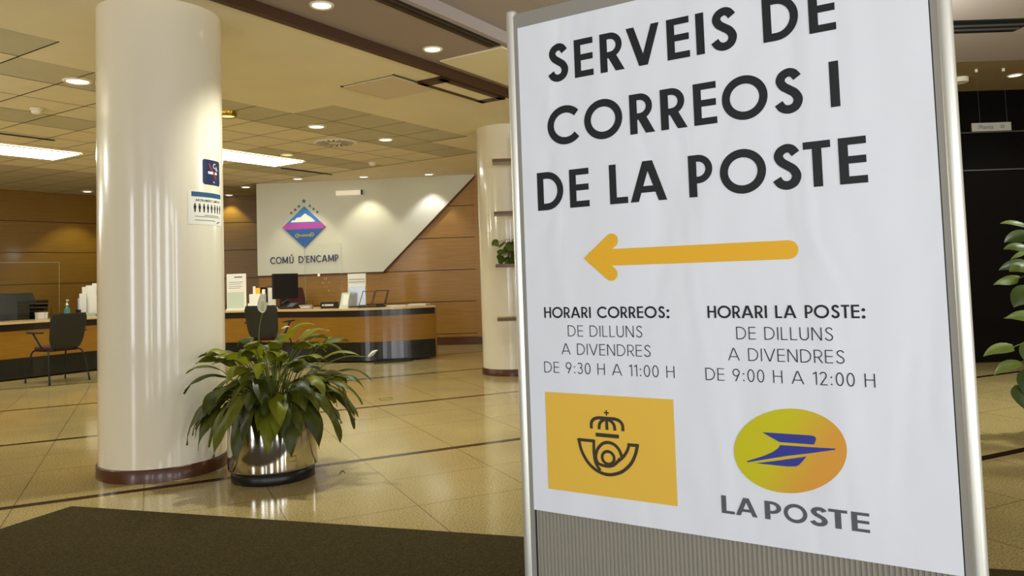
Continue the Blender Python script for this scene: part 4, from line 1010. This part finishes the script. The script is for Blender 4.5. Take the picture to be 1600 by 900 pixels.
for (sx_, sz_, sr) in ((.857, 2.590, .042), (.765, 2.502, .030), (.697, 2.442, .030), (.627, 2.388, .030), (.962, 2.502, .030), (1.030, 2.445, .030), (1.095, 2.388, .030)):
    g = MB(); g.slab(EX([(sx_ + (sr if k % 2 == 0 else sr * .42) * sin(pi * k / 5), sz_ + (sr if k % 2 == 0 else sr * .42) * cos(pi * k / 5)) for k in range(10)])[::-1], -.012, 0); g.build('star', MT['starm'], t)
t = thing('wall_lettering', 'dark COMÚ D\'ENCAMP letters fixed to the white wall below the emblem', 'lettering', wl(.845, 1.50, .036), WROT)
for (ch, u0, u1, z1) in (('C', .232, .322, 1.622), ('O', .333, .437, 1.622), ('M', .452, .552, 1.622), ('U', .578, .652, 1.622), ('D', .742, .832, 1.624), ('E', .880, .938, 1.625), ('N', .960, 1.042, 1.626), ('C', 1.060, 1.150, 1.627), ('A', 1.160, 1.258, 1.628), ('M', 1.275, 1.378, 1.629), ('P', 1.397, 1.458, 1.630)):
    g = MB(); draw_glyph(g, ch, .15, u0 - .845, u1 - .845, .002 + (z1 - 1.622), .12, -.012)
    if ch == 'U': ribbon(g, [(u0 - .845 + .030, .135), (u0 - .845 + .052, .160)], .016, -.012)
    if ch == 'D': ribbon(g, [(.857 - .845, .128), (.857 - .845, .088)], .016, -.012)
    n0 = len(g.v); f0 = [list(f) for f in g.f]
    g.v += [(v[0], -.001, v[2]) for v in g.v]
    for f in f0:
        for a_, b_ in zip(f, f[1:] + f[:1]): g.f.append([b_, a_, a_ + n0, b_ + n0]); g.m.append(0); g.sm.append(False)
    g.build('letter', MT['lettering'], t)
t = thing('emergency_light', 'slim white emergency light with dark end fixed high on the white wall', 'emergency light', wl(1.68, 2.66, .036), WROT)
g = MB(); g.box(-.23, -.06, 0, .215, 0, .08); g.build('diffuser', MT['emlight'], t, .004)
g = MB(); g.box(.215, -.062, -.002, .235, 0, .082); g.build('end_cap', MT['pblack'], t, .002)

# ------------------------------------------------------------------ shelves and trailing plant by the far column
t = thing('shelf_unit', 'dark wooden shelves on a slim upright in front of the distant column', 'shelf', (.12, 8.55, 0))
for z in (2.453, 1.868, 1.286, .695):
    g = MB(); g.box(-.312, -.13, z - .036, .30, .13, z); g.build('shelf_board', MT['shelfw'], t, .002)
g = MB(); g.box(.06, .05, 0, .14, .12, 2.75); g.build('upright', MT['shelfw'], t, .003)
g = MB(); g.box(-.1, -.12, 0, .3, .16, .04); g.build('foot', MT['shelfw'], t, .003)
def heart_leaf(mb, p, az, ln, wd, tilt, tint, roll=0):
    mb.tint = tint; vs = []; n = 7; P = Vector(p)
    side = Vector((cos(az), sin(az), 0))
    for i in range(n + 1):
        s = i / n; e = tilt - .9 * s; d = Vector((cos(e) * sin(az), -cos(e) * cos(az), sin(e))); nn0 = side.cross(d)
        sd = side * cos(roll) + nn0 * sin(roll); nn = nn0 * cos(roll) - side * sin(roll)
        w_ = wd / 2 * max(.03, (sin(pi * (.18 + .82 * s)) ** .9) * (1.15 - .35 * s))
        for k in (-1, -.5, 0, .5, 1): vs.append(P + sd * k * w_ + nn * abs(k) * w_ * .28)
        P = P + d * ln / n
    mb.smooth = True; mb.cur = 0
    mb.add(vs, [(i * 5 + k, i * 5 + k + 1, (i + 1) * 5 + k + 1, (i + 1) * 5 + k) for i in range(n) for k in range(4)])
random.seed(9)
t = thing('shelf_plant', 'small heart-leaved plant standing on the third shelf by the distant column', 'plant', (0.03, 8.53, 1.286))
g = MB(); g.smooth = True; g.lathe([(.055, 0), (.075, .11), (.07, .11)], 20); g.build('pot', MT['brownbase'], t)
g = MB()
for k in range(46):
    az = random.uniform(-pi, pi); r_ = random.uniform(.02, .26); z = .12 + random.uniform(-.09, .20) * (1 - r_ * 1.2)
    p = (r_ * sin(az), -r_ * .45 * cos(az), z); g.tint = .2; g.cur = 1; g.tube([(0, 0, .1), (p[0] * .5, p[1] * .5, z + .03), p], .003, 5)
    heart_leaf(g, p, az, random.uniform(.09, .13), random.uniform(.07, .1), random.uniform(-.9, .1), random.choice((.1, .2, .35, .5)), (1 if sin(az) < 0 else -1) * abs(sin(az)) * random.uniform(.5, 1.2))
g.build('foliage', [MT['leafR'], MT['petiole']], t)

# tall trailing plant at the right edge
t = thing('trailing_plant', 'tall heart-leaved trailing plant at the right edge before the dark wall', 'plant', (3.52, 4.88, 0))
g = MB(); g.smooth = True; g.lathe([(.13, 0), (.17, .30), (.165, .33), (.15, .33), (.15, .28)], 36, cap=False); g.lathe([(0, .28), (.15, .28)], 24, cap=False); g.build('pot', MT['rubber'], t)
g = MB(); g.smooth = True; g.lathe([(.03, .28), (.03, 1.42)], 16); g.build('moss_pole', MT['soil'], t)
g = MB()
def hl(x, y, z, az, ln, wd, tilt, tint):
    g.tint = .3; g.cur = 1; g.smooth = True
    g.tube([(0, 0, max(.3, z - .02)), (x * .6, y * .6, z + .05), (x, y, z)], .004, 5); heart_leaf(g, (x, y, z), az, ln, wd, tilt, tint, (1 if sin(az) < 0 else -1) * abs(sin(az)) * random.uniform(.5, 1.25))
for k in range(60):
    az = random.uniform(-pi, pi); r_ = random.uniform(.08, .26); z = random.uniform(.34, 1.38)
    hl(r_ * sin(az), -r_ * cos(az), z, az, random.uniform(.12, .19), random.uniform(.09, .13), random.uniform(-.3, .6), random.choice((.05, .1, .2, .35, .55)))
for (x, y, z, azd, ln, wd, tl, ti) in [(-.40, -.05, .60, -95, .20, .075, .1, .75), (-.34, -.02, .50, -80, .22, .08, .05, .6), (-.36, -.06, .36, -40, .15, .13, -.9, .15), (-.30, -.08, .20, -20, .17, .14, -1.0, .2),
                                      (-.25, -.04, .95, -90, .17, .13, -.3, .15), (-.24, -.03, 1.10, -85, .16, .10, .2, .4), (-.23, -.02, 1.22, -95, .17, .10, .35, .3), (-.22, 0, 1.36, -95, .18, .08, .5, .7), (-.30, -.06, .44, -60, .17, .13, -.7, .1), (-.27, -.05, .62, -70, .15, .12, -.8, .3), (-.28, -.1, .10, -30, .15, .12, -.6, .1)]:
    hl(x, y, z, R(azd), ln, wd, tl, ti)
g.build('foliage', [MT['leafR'], MT['petiole']], t)

# ------------------------------------------------------------------ hanging floor sign in the lift lobby
t = thing('hanging_sign', 'grey floor sign reading Planta 0 hung on two wires before the dark lobby wall', 'sign', (4.884, 7.68, 2.45), R(0))
g = MB(); g.box(-.198, -.008, 0, .198, .008, .085); g.build('plate', MT['signgrey'], t, .002)
g = MB(); put_text(g, 'Planta', -.13, .015, .022, .062, -.010); put_text(g, '0', .09, .125, .024, .060, -.010); g.build('lettering', MT['greyink'], t)
for x in (-.11, .165):
    g = MB(); g.tube([(x, 0, .085), (x - .004, 0, ZN - .004 - 2.45)], .0010, 6); wr = g.build('wire', MT['liftseam'], t)
    g = MB(); g.lathe([(.014, ZN - .004 - 2.45 - .03), (.014, ZN - .004 - 2.45)], 12, (x - .004, 0, 0)); g.build('ceiling_hook', MT['trim'], wr)

# ------------------------------------------------------------------ ceiling fittings
def panel_light(a0, a1, b0, b1, label):
    p = ab((a0 + a1) / 2, (b0 + b1) / 2, ZC - .008); t = thing('ceiling_panel_light', label, 'ceiling light', p, pi / 2 - BA, 'fluorescent ceiling panels')
    la, lb = a1 - a0, b1 - b0
    g = MB(); g.box(-la / 2, -lb / 2, -.004, la / 2, lb / 2, .008); g.build('diffuser', MT['panel'], t)
    g = MB()
    for s in (-1, 1): g.box(-la / 2 - .02, s * lb / 2 - .01, -.006, la / 2 + .02, s * lb / 2 + .01, .008); g.box(s * la / 2 - .01, -lb / 2 - .01, -.006, s * la / 2 + .01, lb / 2 + .01, .008)
    g.build('frame', MT['trim'], t)
panel_light(3.9, 5.35, 9.99, 10.67, 'glowing rectangular ceiling panel at the left edge of the ceiling')
panel_light(6.25, 7.78, 8.49, 9.13, 'glowing rectangular ceiling panel just right of the big column')
def downlight(p, label, power=0, lamp='lamp', r=.075, ring='trim', drop=0, spot=110, col=WARM, blend=.6, aim=None):
    t = thing('downlight', label, 'downlight', p, 0, 'round ceiling downlights')
    g = MB(); g.smooth = True
    g.lathe([(r * .80, -.003 - drop), (r, -.012 - drop), (r * 1.08, -.006 - drop), (r * 1.1, 0)], 32, cap=False); g.build('ring', MT[ring], t)
    g = MB(); g.smooth = True; g.lathe([(0.001, -.008 - drop), (r * .84, -.004 - drop)], 32, cap=False); lg = g.build('lamp_face', MT[lamp], t)
    if power:
        l = D.lights.new('downlight_beam', 'SPOT'); l.energy = power * K_DOWN; l.color = col; l.spot_size = R(spot); l.spot_blend = blend; l.shadow_soft_size = .05
        o = D.objects.new('downlight_beam', l); COL.objects.link(o); o.parent = t; o.location = (0, 0, -.03 - drop)
        if aim: o.rotation_euler = aim
    return t
c_ = lambda a, b: ab(a, b, ZC)
downlight(c_(3.472, 6.53), 'round downlight in the ceiling left of the big column', 45, r=.105)
downlight(c_(5.023, 6.60), 'surface mounted brass downlight touching the right edge of the big column', 45, 'lampamber', .085, 'brass', .04)
downlight(c_(6.14, 6.491), 'round downlight nearer of the two before the slotted air diffuser', 45, r=.095)
downlight(c_(7.286, 6.471), 'round downlight in the grey tiles right of the air diffuser', 45, r=.09)
downlight(c_(7.226, 8.225), 'amber downlight beside the glowing ceiling panel', 30, 'lampamber', .085)
for (a, b, n_, col) in ((9.012, 10.007, 'left', (1, .9, .72)), (9.643, 9.082, 'middle', (1, .95, .78)), (10.214, 8.12, 'right', (.95, .95, 1.0))):
    p = Vector(c_(a, b)); downlight(p, {'left': 'spotlight washing the emblem on the white wall', 'middle': 'spotlight washing the white wall above the emergency light', 'right': 'spotlight washing the white wall nearest its slanted edge'}[n_], 34, 'lampcool', .085, spot=90, col=col, blend=.45)
downlight(c_(9.124, 11.498), 'small downlight left of the white wall, nearer to the desk', 20, 'lampcool', .085)
downlight(c_(9.709, 12.738), 'small downlight close to the wooden wall in the gap right of the big column', 26, 'lampcool', .08, spot=95, blend=.4)
downlight(c_(7.50, 13.80), 'small downlight washing the wooden wall left of the big column', 40, 'lampcool', .085, spot=95, blend=.4)
downlight(ab(3.576, 3.71, ZS), 'downlight in the mauve soffit nearest the top edge of the photo', 140, r=.075)
downlight(ab(4.81, 3.75, ZS), 'downlight in the mauve soffit close to the display board', 100, r=.075)
downlight((5.36, 7.98, ZN - .004), 'small bright downlight in the brown lobby ceiling at the right edge', 40, r=.07)
downlight((4.80, 8.03, ZN - .004), 'glass downlight in the brown lobby ceiling beside the board post', 0, 'trim', r=.08, drop=.04)
# added fill lights without fixtures, brightening the hall and its ceiling
for (x, y, z, e) in ((-8.6, 6.6, 2.35, 70), (-5.6, 4.6, 2.35, 60), (2.6, 5.6, 2.5, 70), (3.2, 10.8, 2.3, 60), (-11.5, 8.6, 2.35, 60)):
    l = D.lights.new('hall_fill', 'POINT'); l.energy = e; l.color = WARM; l.shadow_soft_size = .15
    o = D.objects.new('hall_fill', l); COL.objects.link(o); o.location = (x, y, z)
l = D.lights.new('hall_fill', 'SPOT'); l.energy = 330; l.color = WARM; l.spot_size = R(100); l.spot_blend = .7; l.shadow_soft_size = .1  # added spot without a fixture, brightens the floor on the right
o = D.objects.new('hall_fill', l); COL.objects.link(o); o.location = (4.6, 5.4, 3.04)
# round swirl air diffuser
t = thing('air_diffuser', 'round white swirl air diffuser with radial slots in the ceiling', 'air vent', c_(7.0, 7.07))
g = MB(); g.smooth = True; g.lathe([(.001, -.010), (.26, -.010), (.275, -.002), (.275, 0)], 48, cap=False); g.build('plate', MT['trim'], t)
g = MB()
for k in range(18):
    a = 2 * pi * k / 18; a2 = a + .35; da = .05
    g.add([(.085 * cos(a - da * 2), .085 * sin(a - da * 2), -.0115), (.085 * cos(a + da * 1.5), .085 * sin(a + da * 1.5), -.0115), (.235 * cos(a2 + da * 1.1), .235 * sin(a2 + da * 1.1), -.0115), (.235 * cos(a2 - da * 1.1), .235 * sin(a2 - da * 1.1), -.0115)], [(0, 1, 2, 3)])
g.build('slots', MT['black'], t)
# access hatch, framed hatch, linear slots
t = thing('access_hatch', 'square access hatch slightly dropped from the smooth cream ceiling', 'ceiling hatch', ab(5.31, 4.645, ZC - .008), pi / 2 - BA)
g = MB(); g.box(-.30, -.30, -.010, .30, .30, .0); g.build('door_panel', MT['hatch'], t, .003)
g = MB(); [g.box(-.315, s * .312 - .006, -.004, .315, s * .312 + .006, .008) or g.box(s * .312 - .006, -.315, -.004, s * .312 + .006, .315, .008) for s in (-1, 1)]; g.build('frame', MT['seam'], t)
t = thing('framed_hatch', 'rectangular ceiling panel in a dark brown frame beside the dark beam', 'ceiling hatch', ab(5.82, 4.18, ZC - .006), pi / 2 - BA)
g = MB(); g.box(-.39, -.085, -.018, .39, .085, .0); g.build('panel', MT['tile'], t)
g = MB()
for s in (-1, 1): g.box(-.51, s * .112 - .028, -.022, .51, s * .112 + .028, .006); g.box(s * .45 - .06, -.14, -.022, s * .45 + .06, .14, .006)
g.build('frame', MT['fascia'], t)
def slot(a0, a1, b0, b1, z, label, rails=1):
    t = thing('linear_diffuser', label, 'air vent', ab((a0 + a1) / 2, (b0 + b1) / 2, z), pi / 2 - BA); la, lb = a1 - a0, b1 - b0
    g = MB(); g.box(-la / 2, -lb / 2, -.006, la / 2, lb / 2, .0); g.build('slot', MT['black'], t)
    if rails:
        g = MB(); [g.box(-la / 2, y - .006, -.010, la / 2, y + .006, -.004) for y in ([0] if rails == 1 else [-lb / 4, lb / 4])]; g.build('rail', MT['fascia'], t)
    return t
slot(-4.0, 5.05, 3.247, 3.363, ZS, 'long dark double slot diffuser along the mauve soffit', 2)
slot(8.0, 9.05, 9.215, 9.255, ZC - .004, 'thin dark slot in the ceiling just before the white wall', 0)
slot(3.2, 4.67, 9.28, 9.315, ZC - .004, 'thin dark slot in the ceiling above the left glowing panel', 0)
t = thing('linear_diffuser', 'dark slot diffuser in the taupe ceiling at the right edge of the photo', 'air vent', (3.3, 6.252, ZN))
g = MB(); g.box(-1.2, -.165, -.010, 1.02, .165, .0); g.build('slot', MT['black'], t)
g = MB(); g.box(-1.2, -.06, -.018, 1.0, -.03, -.008); g.box(-1.2, .05, -.018, 1.0, .08, -.008); g.build('rail', MT['liftseam'], t)
for (a, b, lab) in ((3.76, 7.811, 'white smoke detector in the ceiling left of the big column'), (8.55, 7.87, 'small white smoke detector in the ceiling above the white wall')):
    t = thing('smoke_detector', lab, 'smoke detector', c_(a, b)); g = MB(); g.smooth = True; g.lathe([(.06, 0), (.06, -.02)], 24, cap=False); g.build('base', MT['tile'], t)
    g = MB(); g.smooth = True; g.lathe([(.05, -.02), (.045, -.045), (.02, -.055), (.001, -.055)], 24, cap=False); g.build('sensor_head', MT['trim'], t)
